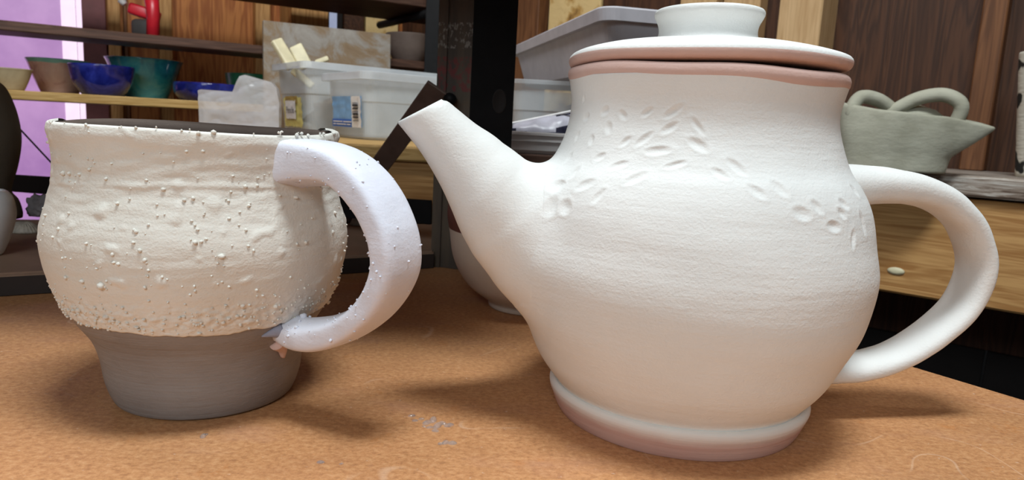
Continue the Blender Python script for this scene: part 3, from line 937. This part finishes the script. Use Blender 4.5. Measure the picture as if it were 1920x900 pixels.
for _ in range(190):
    i = int(rng.integers(6, 104)); j = int(rng.integers(0, 56)) if rng.random() < .35 else int(rng.integers(2, 30))
    c = HR[i, j]; nrm = c - path[i]; nrm /= np.linalg.norm(nrm)
    it.append((c, nrm, float(np.clip(rng.lognormal(-7.75, .32), .0002, .0009))))
for i, j, s in ((60, 12, .0011), (62, 10, .0009), (58, 13, .0008), (101, 14, .0015), (20, 12, .0009)):
    c = HR[i, j]; nrm = c - path[i]; nrm /= np.linalg.norm(nrm); it.append((c, nrm, s))
grains('handle_grains', it, M['slip_handle'], mug)

# ------------------------------------------------------------------ bowl behind the spout
bp = at_z(985, 588, 0); B0 = V(bp.x + .004, bp.y + .022, 0)
bowl = empty('bowl', B0, 'cream bowl with dark red-brown top half, behind the teapot spout', 'bowl')
cut = .0575
lowp = catmull([(.030, 0), (.0315, .0015), (.0315, .004), (.034, .0062), (.048, .017), (.058, .034), (.0625, cut)], 40)
vs, fs = lathe(np.vstack([[(0, .002), (.026, .002)], lowp]), 96)
mesh('body', vs, fs, M['cream_clay'], bowl)
hip = catmull([(.0625, cut), (.0640, .066), (.0632, .078), (.0600, .090), (.0575, .0945), (.0560, .092), (.0595, .07), (.052, .03), (.03, .012), (0, .010)], 50)
hip[hip[:, 0] < 1e-4, 0] = 0
vs, fs = lathe(hip, 96)
o = mesh('glazed_band', vs, fs, M['red_clay'], bowl); o['label'] = 'dark red-brown upper band'

# ------------------------------------------------------------------ ware board on the table's back
pA, pB = at_z(-60, 560, 0), at_z(812, 503, 0)
u = (pB - pA).normalized(); v = V(-u.y, u.x, 0)
wb = empty('ware_board', (pA + pB) / 2, 'grey-brown ware board lying across the table behind the mug', 'board')
q0 = [pA, pB, at_z(817, 420, .016), at_z(-60, 410, .016)]
bm = bmesh.new()
lo = [bm.verts.new((p.x - wb.location.x, p.y - wb.location.y, 0.0002)) for p in q0]
hi = [bm.verts.new((p.x - wb.location.x, p.y - wb.location.y, 0.016)) for p in q0]
bm.faces.new(hi); bm.faces.new(lo[::-1])
for i in range(4): bm.faces.new((lo[i], lo[(i + 1) % 4], hi[(i + 1) % 4], hi[i]))
bmesh.ops.recalc_face_normals(bm, faces=bm.faces[:])
bmesh.ops.bevel(bm, geom=bm.edges[:], offset=.0015, segments=2, affect='EDGES')
bm_obj('top', bm, M['ware_board'], wb)
o = board('edge_strip', pA - v * .0012 + V(0, 0, .0005), u, ((pB - pA).length, .0012, .0128), M['dark_edge'], wb, bev=.0002)
o['label'] = 'dark front edge'
BZ = .016

# ------------------------------------------------------------------ things on the ware board, left
q = at_z(-20, 408, BZ)
vase = empty('vase', q, 'dark grey-brown round vase at the left edge of the ware board', 'vase')
k, kv = px_scale(-34, 260, q)
vp = catmull([(66 * k, 0), (67 * k, 8 * kv), (60 * k, 34 * kv), (47 * k, 50 * kv), (50 * k, 64 * kv), (62 * k, 96 * kv), (72 * k, 140 * kv), (72 * k, 172 * kv), (63 * k, 212 * kv), (46 * k, 246 * kv), (30 * k, 256 * kv), (26 * k, 250 * kv), (40 * k, 230 * kv), (60 * k, 150 * kv), (0, 80 * kv)], 90)
vp[vp[:, 0] < 1e-4, 0] = 0
vs, fs = lathe(np.vstack([[(0, .001)], vp]), 80); mesh('body', vs, fs, M['dark_clay'], vase)
q = at_z(-88, 492, BZ); q.y += .03
k, kv = px_scale(-60, 420, q)
pot = empty('small_pot', q, 'small round glossy white pot at the left edge in front of dark vase', 'pot')
vp = catmull([(34 * k, 0), (38 * k, 4 * kv), (52 * k, 30 * kv), (65 * k, 64 * kv), (68 * k, 88 * kv), (60 * k, 114 * kv), (46 * k, 124 * kv), (42 * k, 121 * kv), (56 * k, 90 * kv), (30 * k, 20 * kv), (0, 15 * kv)], 60)
vp[vp[:, 0] < 1e-4, 0] = 0
vs, fs = lathe(np.vstack([[(0, .001)], vp]), 72); mesh('body', vs, fs, M['gloss_white'], pot)


def shell(loc, w, h, label, mat, ribs=26):
    e = empty('seashell', loc, label, 'shell')
    vs, fs = lathe([(0, 0), (.9, 0), (1, .08), (.93, .25), (.75, .6), (.45, .9), (.2, 1.0), (0, 1.02)], 78)
    out = []
    for x, y, z in vs:
        a = math.atan2(y, x); r = math.hypot(x, y); g = 1 + .03 * math.sin(ribs * a) * (r > .3) + .05 * math.sin(2 * a + 1)
        out.append((x * w * g, y * w * .72 * g, z * h * (1 + .06 * math.sin(ribs * a)) + x * 0))
    mesh('body', out, fs, mat, e); return e


shell(at_z(34, 438, BZ) + V(0, .008, 0), .0142, .0095, 'ribbed whitish seashell lying at the left end of the ware board', M['shell'])
shell(at_z(672, 424, BZ) + V(0, .006, 0), .0105, .0105, 'pale rounded shell on ware board seen through the mug handle', M['shell'], 9)


def lump(name, loc, dims, mat, label, cat, amp=.28, fr=2.2, seed=0, parent=None):
    b = bmesh.new(); bmesh.ops.create_icosphere(b, subdivisions=4, radius=1)
    for v in b.verts:
        d = noise.noise(v.co * fr + Vector((seed, 0, 0))) * amp + noise.noise(v.co * fr * 3 + Vector((seed, 5, 0))) * amp * .35
        v.co *= 1 + d
        v.co = Vector((v.co.x * dims[0], v.co.y * dims[1], max(0, (v.co.z + .75) * dims[2] / 1.75)))
    o = bm_obj(name, b, mat, parent, True); o.location = loc
    if label: tag(o, label, cat)
    return o


lump('rock', at_z(86, 404, BZ) + V(0, -.008, 0), (.014, .008, .022), M['rock'], 'rough grey stone at the back of ware board, left of the mug', 'stone', .4, 2.5, 4)

# ------------------------------------------------------------------ steel rack
pb = at_z(830, 505, 0)
rack = empty('steel_rack', (pb.x, pb.y, 0), 'black steel shelving frame with a thick upright post in the middle', 'rack')
PX = at_y(885, 100, pb.y)                    # the post's near corner
wA, wB = .0305, .040
uL = V(-.93, .37, 0).normalized(); uR = V(.93, .37, 0).normalized()
cx = V(PX.x, pb.y, 0)


def quad_prism(name, pts, z0, z1, mats, parent, fm=None):
    bm = bmesh.new()
    lo = [bm.verts.new((p[0] - parent.location.x, p[1] - parent.location.y, z0)) for p in pts]
    hi = [bm.verts.new((p[0] - parent.location.x, p[1] - parent.location.y, z1)) for p in pts]
    n = len(pts)
    bm.faces.new(hi); bm.faces.new(lo[::-1])
    for i in range(n):
        f = bm.faces.new((lo[i], lo[(i + 1) % n], hi[(i + 1) % n], hi[i]))
        if fm: f.material_index = fm[i]
    bmesh.ops.recalc_face_normals(bm, faces=bm.faces[:])
    return bm_obj(name, bm, mats, parent)


TH = .003
Lp, Rp = cx + uL * wA * 1.06, cx + uR * wB * 1.02
inn = cx + V(0, TH * 2.6, 0)
quad_prism('post', [cx, Rp, Rp + V(-.37, .93, 0) * TH, inn, Lp + V(.37, .93, 0) * TH, Lp], 0.0002, 1.2, [M['black_steel'], M['worn_steel']], rack, [0, 0, 0, 0, 0, 1])
nL = V(-.37, -.93, 0)
quad_prism('post_lip', [Lp, Lp + nL * .0022, Lp - uL * .009 + nL * .0022, Lp - uL * .009], .0002, 1.2, M['worn_steel'], rack)
nR = V(.37, -.93, 0).normalized()
Qr = nR.to_track_quat('Z', 'Y').to_matrix()


def disc(name, p, rx, ry, h, mat, parent, nrm=Qr):
    vs, fs = lathe([(1, 0), (1, 1), (.86, 1), (.82, .3), (0, .3)], 28)
    return mesh(name, [nrm @ Vector((x * rx, y * ry, z * h)) + p - parent.location for x, y, z in vs], fs, mat, parent)


hz = at_plane(936, 190, cx, uR)
disc('bolt_hole', hz, .0066, .0108, .0006, M['void'], rack)
bt, bb = at_y(835, 178, pb.y - .012), at_z(655, 416, BZ); bb.z = .0165
dr = (bb - bt).normalized()
board('brace', bt - dr * .004 - rack.location * 0, dr, ((bb - bt).length + .002, .003, .019), M['brown_steel'], rack, up=V(-.8, -.25, .55).normalized(), bev=.0006)
vs, fs = tube([bt + V(.004, .012, -.003), bt + V(.004, -.004, -.003)], .005, 12)
mesh('bolt', [Vector(v) - rack.location for v in vs], fs, M['black_steel'], rack)
br, bl = at_y(812, 398, pb.y + .03), at_y(-60, 337, .98)
dr = (bl - br).normalized()
board('crossbar', br - V(0, 0, .0115), dr, ((bl - br).length, .004, .023), M['black_steel'], rack, bev=.0008)
r0 = at_y(15, 218, .92); t0 = 0.30
r1 = at_y(140, 352, .90)
vs, fs = tube([r0, r1], .0011, 8); mesh('rod', [Vector(v) - rack.location for v in vs], fs, M['black_steel'], rack)
shade_board = board('shelf_board', V(-.95, .335, .30), (1, 0, 0), (1.00, .44, .02), M['brown_plank'], rack)  # out of view, added to throw shade on the back of the table
shade_board['label'] = 'unseen board added above the table to shade its back'
# slim rear upright and pipe
ru = at_plane(809, 60, RK - N1 * .05, E1)
board('rear_upright', (ru.x - .014, ru.y, z_up - .05), (0, 0, 1), (1.0 - z_up, .03, .012), M['black_steel'], rack, up=(0, 1, 0), bev=.001)
p0_, p1_ = at_y(712, 47, 1.95), at_plane(803, 25, RK - N1 * .01, E1)
vs, fs = tube([p0_, p1_], .0095, 12); mesh('pipe', [Vector(v) - rack.location for v in vs], fs, M['black_steel'], rack)


# ------------------------------------------------------------------ bowls on the pine plank
def rack_at(px, off, z):
    q = at_plane(px, 180, RK + N1 * off, E1); return V(q.x, q.y, z)


def small_bowl(px_c, px_w, off, h_px, shape, mat, label, z=None, name='bowl', pyr=None):
    q = rack_at(px_c, off, z_bowl if z is None else z); kh, kv = px_scale(px_c, 160, q)
    e = empty(name, q, label, 'bowl'); R_ = px_w * kh / 2; H_ = h_px * kv
    pr = catmull([(r * R_, zz * H_) for r, zz in shape] + [(shape[-1][0] * R_ * .95, shape[-1][1] * H_ * .985)] + [(r * R_ * .9, zz * H_ * .95 + H_ * .05) for r, zz in shape[::-1][2:]] + [(0, H_ * .09)], 60)
    pr[pr[:, 0] < 1e-4, 0] = 0
    vs, fs = lathe(np.vstack([[(0, .0005)], pr]), 64)
    mesh('body', vs, fs, mat, e)
    return e


flare = [(.55, 0), (.58, .04), (.78, .45), (.95, .9), (1.0, 1.0)]
deep = [(.60, 0), (.66, .06), (.88, .4), (.98, .8), (1.0, 1.0)]
low = [(.75, 0), (.80, .05), (.97, .4), (1.0, .8), (.98, 1.0)]
small_bowl(22, 90, .055, 40, flare, M['tan_glaze'], 'tan matte bowl at the left end of the pine plank')
small_bowl(113, 128, .165, 62, flare, M['pink_glaze'], 'mottled pink bowl with a pale green lip, behind the dark blue bowl')
small_bowl(193, 130, .060, 55, deep, M['blue_glaze'], 'dark cobalt blue bowl on the pine plank, between pink and teal bowls')
small_bowl(273, 152, .170, 72, flare, M['teal_glaze'], 'large mottled teal bowl on the pine plank')
small_bowl(392, 136, .065, 33, low, M['blue_glaze'], 'low cobalt blue dish right of the teal bowl, partly behind the plastic bag')
small_bowl(470, 96, .17, 56, deep, M['green_glaze'], 'green bowl above the plastic bag, against the plywood')
small_bowl(764, 88, .062, 50, deep, M['brown_clay'], 'dark brown bowl on the upper plank beside the mottled slab', z_up)

# red tool on the upper plank
rt = rack_at(268, .07, z_up)
e = empty('trigger_clamp', rt, 'red and black tool lying on the upper plank between two studs', 'tool')
k = rt.length / FPX
b = box_mesh(.058, .02, .022, .005, 2); o = bm_obj('body', b, M['red_plastic'], e, True); o.location = (-.028, 0, .045); o.rotation_euler = (0, .25, .3)
b = box_mesh(.05, .018, .035, .008, 2); o = bm_obj('base', b, M['dark_grey'], e, True); o.location = (-.022, 0, .0)
vs, fs = tube([(.02, .006, .0), (.022, .006, .045), (.018, .006, .09)], [.012, .012, .014], 12); mesh('grip', vs, fs, M['red_plastic'], e)
vs, fs = tube([(-.030, .0, .06), (-.036, 0, .068)], [.005, .008], 12); mesh('knob', vs, fs, M['label_white'], e)

# ------------------------------------------------------------------ plastic bins
def bin_(name, corner, u, v, L, Wd, H, label, m_side, m_rim, taper=.07, cat='bin', lip=.010, rim_h=.012, group=None):
    """open tapered tub; corner = near bottom corner, u along its length, v along its width (its rim overhangs)"""
    e = empty(name, corner, label, cat, group)
    u, v = Vector(u).normalized(), Vector(v).normalized()

    def loop(g, z, r=.018, n=6):
        pts = []
        x0, x1, y0, y1 = -g, L + g, -g, Wd + g
        for cx_, cy_, a0 in ((x1 - r, y1 - r, 0), (x0 + r, y1 - r, 90), (x0 + r, y0 + r, 180), (x1 - r, y0 + r, 270)):
            for i in range(n + 1):
                a = math.radians(a0 + 90 * i / n); p = u * (cx_ + r * math.cos(a)) + v * (cy_ + r * math.sin(a)); pts.append((p.x, p.y, z))
        return pts
    g = taper * H; th_ = .0018
    vs, fs = rings([loop(-.004, 0), loop(0, .004), loop(g * .5, H * .55), loop(g * .5 + .002, H * .57), loop(g, H - rim_h), loop(g - th_, H - rim_h), loop(g * .5 - th_, H * .55), loop(-th_, .006)], True, True)
    o = mesh('tub', vs, fs, m_side, e, False)
    vs, fs = rings([loop(g - .001, H - rim_h), loop(g + lip, H - rim_h), loop(g + lip, H - .001), loop(g + lip - .002, H), loop(g + .001, H), loop(g - .001, H - rim_h)], False, False)
    mesh('rim', vs, fs, m_rim, e, False)
    e['_g'] = g
    return e


UB = V(.8, .6, 0).normalized(); VB = V(-.6, .8, 0).normalized()
cb = at_z(690, 263, SHELF_Z); cb.z = SHELF_Z + .0004
HB = .100
bin_r = bin_('storage_bin', cb, UB, VB, .215, .145, HB * 1.03, 'clear plastic bin with a blue and white label on its end', M['bin_clear'], M['bin_rim'])
cl = cb + VB * .195 - UB * .018
bin_l = bin_('storage_bin', cl, UB, VB, .30, .145, HB * 1.24, 'clear plastic bin holding cream ceramic strips, yellow label on its end', M['bin_clear'], M['bin_rim'])


def end_frame(v0, z0, out=.004, lean=.07):
    """a frame lying on a bin's left end: x to the viewer's right, y up"""
    xx = -VB; nn_ = -UB; yy = V(0, 0, 1) + nn_ * lean; yy.normalize(); zz_ = xx.cross(yy)
    Mx = Matrix((xx, yy, zz_)).transposed().to_4x4(); Mx.translation = VB * v0 + nn_ * out + V(0, 0, z0); return Mx


def panel(name, w, h, mat, parent, Mx, bumpy=0.0, ragged=0.0, t=.0008, seed=0):
    bm = bmesh.new(); nx, ny = 14, 14
    g = [[bm.verts.new((w * i / nx, h * j / ny, t + bumpy * noise.noise(Vector((i * .55, j * .55, seed))))) for i in range(nx + 1)] for j in range(ny + 1)]
    for j in range(ny + 1):
        for i in range(nx + 1):
            if ragged and i in (0, nx): g[j][i].co.x += ragged * noise.noise(Vector((j * .9, i, seed)))
            if ragged and j in (0, ny): g[j][i].co.y += ragged * noise.noise(Vector((i * .9, j, seed)))
    for j in range(ny):
        for i in range(nx): bm.faces.new((g[j][i], g[j][i + 1], g[j + 1][i + 1], g[j + 1][i]))
    o = bm_obj(name, bm, mat, parent, True); o.matrix_local = Mx; return o


def off(Mx, x, y, z): return Mx @ Matrix.Translation((x, y, z))


EF = end_frame(.122, .018, .0045)
lab = panel('label', .112, .048, M['label_blue'], bin_r, EF, .0014, .0); lab['label'] = 'blue paper label with white bar code strip'
o = panel('label_strip', .076, .012, M['label_deep'], lab, Matrix.Translation((0, 0, .0016)))
for j in range(2):
    for i in range(5):
        bm = box_mesh(.010 + .004 * ((i + j) % 3), .0016, .0003); oo = bm_obj('print_line', bm, M['label_white'], lab); oo.location = (.005 + i * .0135, .0032 + .0042 * j, .0028)
o = panel('label_white', .034, .048, M['label_white'], lab, Matrix.Translation((.077, 0, .001)), .0012, .002, seed=3)
for i in range(7):
    bm = box_mesh(.020, .0011 + .0012 * (i % 3), .0003); oo = bm_obj('bar', bm, M['ink'], lab); oo.location = (.085, .010 + .0045 * i, .0034)
EF = end_frame(.112, .012, .0045)
lab = panel('label', .092, .052, M['label_yellow'], bin_l, EF, .002, .006, seed=8); lab['label'] = 'crumpled yellow paper label with a white tag'
o = panel('label_top', .060, .014, M['label_ochre'], lab, Matrix.Translation((.012, .040, .001)), .001, .004, seed=2)
o = panel('label_tag', .052, .032, M['label_white'], lab, Matrix.Translation((.014, .014, .0022)), .0008, .003, seed=5)
text_mesh('lettering', 'Pencils', .0145, M['ink'], lab, Matrix.Translation((.040, .029, .0042)) @ Matrix.Diagonal((1, 1.15, 1, 1)))


# cream strips in the left bin
def strip(p, d, L, w, t, label, roll=0.0):
    d = Vector(d).normalized(); up = V(.3, -.9, .3)
    v = up.cross(d).normalized(); w_ = d.cross(v)
    o = bm_obj('ceramic_strip', box_mesh(L, w, t, .003, 2), M['cream_piece'], None)
    Mx = Matrix((d, v, w_)).transposed().to_4x4() @ Matrix.Rotation(roll, 4, 'X'); Mx.translation = Vector(p)
    o.matrix_world = Mx; return tag(o, label, 'ceramic piece', 'cream ceramic strips in the bin')


yb = cl.y + .08
strip(at_y(556, 128, yb), (-.55, 0, .85), .058, .022, .012, 'leftmost cream ceramic strip leaning out of the bin', .4)
strip(at_y(588, 124, yb), (-.45, .1, .75), .046, .024, .010, 'broad cream ceramic strip leaning out of the bin, second from left', -.2)
strip(at_y(594, 124, yb + .02), (.8, .1, .35), .026, .010, .008, 'short cream ceramic strip lying on the bin rim, farthest right')
strip(at_y(543, 137, yb - .04), (.75, .1, -.6), .045, .014, .008, 'cream ceramic strip seen through the clear wall of the bin')
lump('clay_lump', cl + UB * .10 + VB * .07 + V(0, 0, .0065), (.075, .05, .062), M['lump_brown'], 'lump of brown clay inside the clear bin with the yellow label', 'clay', .3, 2.2, 3)

# bag beside the bins
bg0 = at_z(372, 262, SHELF_Z + .002)
bgy = 1.12
bm = bmesh.new()
c0 = at_y(372, 168, bgy); c1 = at_y(524, 160, bgy + .03)
base = V(c0.x, bgy, SHELF_Z + .0008)
wbag = (V(c1.x, bgy + .03, 0) - V(c0.x, bgy, 0)); Lb = wbag.length; wbag.normalize(); dbag = V(-wbag.y, wbag.x, 0)
topz = at_y(372, 167, bgy).z - base.z; pk = at_y(455, 138, bgy).z - base.z
RG = []
for i in range(61):
    s = i / 60; hh = np.interp(s, [0, .03, .42, .50, .56, .90, .97, 1], [topz * .97, topz, topz * .99, pk * .97, pk, pk * .90, pk * .80, topz * .8])
    dp = .06 * (0.75 + .25 * math.sin(PI * s)); ring = []
    for j in range(72):
        t_ = j / 72
        if t_ < .42: q_ = (0, hh * t_ / .42)
        elif t_ < .5: q_ = (dp * (t_ - .42) / .08, hh)
        elif t_ < .92: q_ = (dp, hh * (1 - (t_ - .5) / .42))
        else: q_ = (dp * (1 - (t_ - .92) / .08), 0)
        p = wbag * (Lb * s) + dbag * q_[0] + V(0, 0, q_[1])
        nn_ = noise.noise(p * 14) * .004 + abs(noise.noise(Vector((p.x * 30 + 3, p.y * 30, p.z * 55)))) * -.0032 + abs(noise.noise(p * 90)) * -.0008
        p = p + dbag * nn_ + wbag * nn_ * .4; p.z = max(p.z, 0); ring.append(p)
    RG.append(ring)
vs, fs = rings(RG)
bag = empty('plastic_bag', base, 'crumpled translucent white plastic bag left of the clear bins', 'bag')
mesh('body', vs, fs, M['bag_plastic'], bag, False)
fl_ = at_y(500, 165, bgy - .02)
vs, fs = [], []
for i in range(9):
    for j in range(7):
        p = wbag * (.052 * i / 8) + V(0, 0, .050 * j / 6 - .01) - dbag * (.004 + .006 * (j / 6))
        p += dbag * noise.noise(p * 40) * .006; vs.append(p + V(fl_.x, fl_.y, 0) - base + V(0, 0, topz * .45))
for i in range(8):
    for j in range(6): fs.append((i * 7 + j, i * 7 + j + 1, (i + 1) * 7 + j + 1, (i + 1) * 7 + j))
o = mesh('flap', vs, fs, M['bag_plastic'], bag)
o.modifiers.new('thickness', 'SOLIDIFY').thickness = .0006

# mottled slab behind the bins
s_tl, s_tr = at_y(493, 38, 1.44), at_y(733, 64, 1.565)
ud = (V(s_tr.x, s_tr.y, 0) - V(s_tl.x, s_tl.y, 0)); Ls = ud.length; ud.normalize()
sl = board('plaster_slab', V(s_tl.x + .004, s_tl.y - .006, SHELF_Z + .0005), ud, (Ls, .012, (s_tl.z + s_tr.z) / 2 - SHELF_Z), M['mottled_slab'], None, up=V(-.0, .05, 1), bev=.0012)
tag(sl, 'mottled grey and tan square slab standing behind the clear bins', 'slab')

# ------------------------------------------------------------------ right of the post
cr0 = V(-.004, 1.02, SHELF_Z + .0005)
bin_c = bin_('storage_bin', cr0, V(1, .05, 0), V(-.05, 1, 0), .25, .30, .098, 'clear plastic bin under the grey tote, behind the black post', M['bin_clear'], M['bin_clear'], lip=.006, rim_h=.006)
lump('clay_lump', cr0 + V(.11, .09, .0065), (.075, .06, .062), M['lump_brown'], 'brown paper-wrapped lump in the clear bin under the grey tote', 'clay', .25, 1.8, 9)
tr0 = V(-.035, .862, SHELF_Z + .0005)
tray = bin_('tray', tr0, V(1, 0, 0), V(0, 1, 0), .20, .09, .026, 'shallow white tray holding a black and silver bag, right of post', M['tray_white'], M['tray_white'], .1, 'tray', .003, .004)
# pouch in the tray
RG = []
pL = at_y(955, 232, .90); pR = at_y(1090, 205, .90)
for i in range(21):
    s = i / 20; ring = []; topp = pL.lerp(pR, s); zb_ = SHELF_Z + .0075
    hh = max(.012, topp.z - zb_) * (1 if .02 < s < .98 else .7)
    for j in range(24):
        a = 2 * PI * j / 24; p = V(topp.x, .905 + .024 * math.cos(a) * (.5 + .5 * math.sin(PI * s)), zb_ + hh * (.5 + .5 * math.sin(a)))
        p.y += noise.noise(p * 60) * .006; p.z = max(p.z + noise.noise(p * 45 + V(1, 1, 1)) * .003, zb_); ring.append(p - V(tr0.x, tr0.y, SHELF_Z))
    RG.append(ring)
vs, fs = rings(RG)
pouch = empty('foil_bag', (tr0.x, tr0.y, SHELF_Z), 'glossy black bag with silver edges lying in the white tray', 'bag')
fm = []
for f in fs:
    c = sum((Vector(vs[i]) for i in f), Vector()) / len(f)
    w_ = noise.noise(Vector((c.x * 26, c.z * 40, 1)))
    fm.append(1 if (w_ > .12) else 0)
mesh('body', vs, fs, [M['black_bag'], M['silver_foil']], pouch, True, fm)
vs, fs = tube([pL.lerp(pR, s) - V(tr0.x, tr0.y - (.0), SHELF_Z) + V(0, .008 * math.sin(s * 5), 0) for s in np.linspace(0, 1, 12)], .0016, 8)
o = mesh('seam', vs, fs, M['label_white'], pouch); o['label'] = 'white folded top seam'

# grey tote
tn = V(.105, .84, .2000)
dL = V(-.225, .974, 0).normalized(); dW = V(.974, .225, 0).normalized()
tote = empty('storage_tote', tn, 'large grey plastic tote resting on the clear bin behind the teapot lid', 'bin')


def tote_loop(g, z, r=.02, n=6):
    L, Wd = .44, .13; pts = []
    x0, x1, y0, y1 = -g, L + g, -g, Wd + g
    for cx_, cy_, a0 in ((x1 - r, y1 - r, 0), (x0 + r, y1 - r, 90), (x0 + r, y0 + r, 180), (x1 - r, y0 + r, 270)):
        for i in range(n + 1):
            a = math.radians(a0 + 90 * i / n); p = dL * (cx_ + r * math.cos(a)) + dW * (cy_ + r * math.sin(a)); pts.append((p.x, p.y, z))
    return pts


vs, fs = rings([tote_loop(-.008, 0), tote_loop(0, .004), tote_loop(.014, .056), tote_loop(.012, .056), tote_loop(-.004, .006)], True, True)
mesh('tub', vs, [f[::-1] for f in fs], M['tote_grey'], tote, False)
vs, fs = rings([tote_loop(.013, .055), tote_loop(.022, .055), tote_loop(.024, .068), tote_loop(.022, .070), tote_loop(.013, .070), tote_loop(.012, .055)], False, False)
mesh('rim', vs, [f[::-1] for f in fs], M['tote_grey'], tote, False)

# ------------------------------------------------------------------ right shelf: basket bowl and birch cup
gb = at_z(1648, 322, SHELF_Z); gb = gb + N2 * .068; gb.z = SHELF_Z + .0004
kk, kz = px_scale(1672, 260, gb)
gbowl = empty('basket_bowl', gb, 'grey-green clay basket bowl with twin loop handles and pointed spout', 'bowl')
E2v, N2v = np.array(E2), np.array(N2)
ax_, bx_ = 118 * kk, 72 * kk
gp = catmull([(.86, 0), (.87, .03), (.90, .25), (.97, .55), (1.0, .8), (1.0, .97), (.98, 1.0), (.95, .98), (.93, .8), (.86, .35), (.5, .1), (0, .08)], 70)
gp[gp[:, 0] < 1e-4, 0] = 0
vs, fs = lathe(np.vstack([[(0, 0.0)], gp]), 120)
X = np.array([1, 0, 0]); Yv = np.array([0, 1, 0])
HG = 112 * kz
out = []
for x, y, z in vs:
    a = math.atan2(y, x); r = math.hypot(x, y)
    wav = 1 + .05 * math.cos(4 * a + .6) * z + .03 * math.cos(7 * a) * z
    h = z * HG * (1 + .05 * math.cos(2 * a + .3) * z - .05 * z * x)
    sp = max(0, math.cos(a + .35)) ** 26 * max(0, (z - .28)) / .72 * r      # pulled lip
    px_ = x * ax_ * wav + sp * 66 * kk * math.cos(.0)
    py_ = y * bx_ * wav
    hh = h
    hh -= sp * 15 * kz + max(0, x) * z * 10 * kz
    out.append((px_, py_, hh))
gang = math.radians(-14)
ca, sa = math.cos(gang), math.sin(gang)
out = [(x * ca - y * sa, x * sa + y * ca, z) for x, y, z in out]
mesh('body', out, fs, M['green_clay'], gbowl)


def ghandle(pts, r):
    P = catmull([(x * kk * ca - y * kk * sa, x * kk * sa + y * kk * ca, z * kz) for x, y, z in pts], 40)
    vs, fs = tube(P, [r * kk * (1 + .12 * math.sin(3 * i / 40)) for i in range(40)], 16)
    mesh('handle', vs, fs, M['green_clay'], gbowl)


ghandle([(-86, -14, 82), (-98, -22, 104), (-84, -18, 131), (-46, 0, 130), (-12, 14, 113), (4, 24, 94)], 13)
ghandle([(-28, 12, 94), (-4, 2, 115), (36, -8, 136), (78, -20, 141), (106, -27, 126), (107, -22, 103), (94, -10, 80)], 13)
vs, fs = lathe([(0, .2), (.5, .55), (.8, .78), (.9, .86), (.86, .92), (.6, 1.0), (0, 1.08)], 40)
mesh('lid', [(x * 62 * kk + 45 * kk, y * 40 * kk + 14 * kk, z * 116 * kz) for x, y, z in vs], fs, M['green_clay'], gbowl)

bq = at_z(1925, 334, SHELF_Z) + N2 * .040; bq.z = SHELF_Z + .0004; kb_, kbz = px_scale(1934, 200, bq)
birch = empty('birch_cup', bq, 'tall white cup with black bark-like marks at the right edge', 'cup')


def birch_mat():
    t = NT('birch'); f = t.noise(t.coord((34, 34, 26)), 1, 2, 0.5)
    f2 = t.noise(t.coord((60, 60, 300)), 1, 3)
    return t.done(t.ramp(f, [(0.40, srgb(26, 24, 22)), (0.43, srgb(196, 188, 172)), (1.0, srgb(210, 204, 190))]), 0.7, t.bump(f2, .001))


vs, fs = lathe([(0, .0005), (28 * kb_, 0), (29 * kb_, .004), (44 * kb_, 120 * kbz), (58 * kb_, 226 * kbz), (57 * kb_, 230 * kbz), (54 * kb_, 228 * kbz), (25 * kb_, .01), (0, .009)], 60)
mesh('body', vs, fs, birch_mat(), birch)
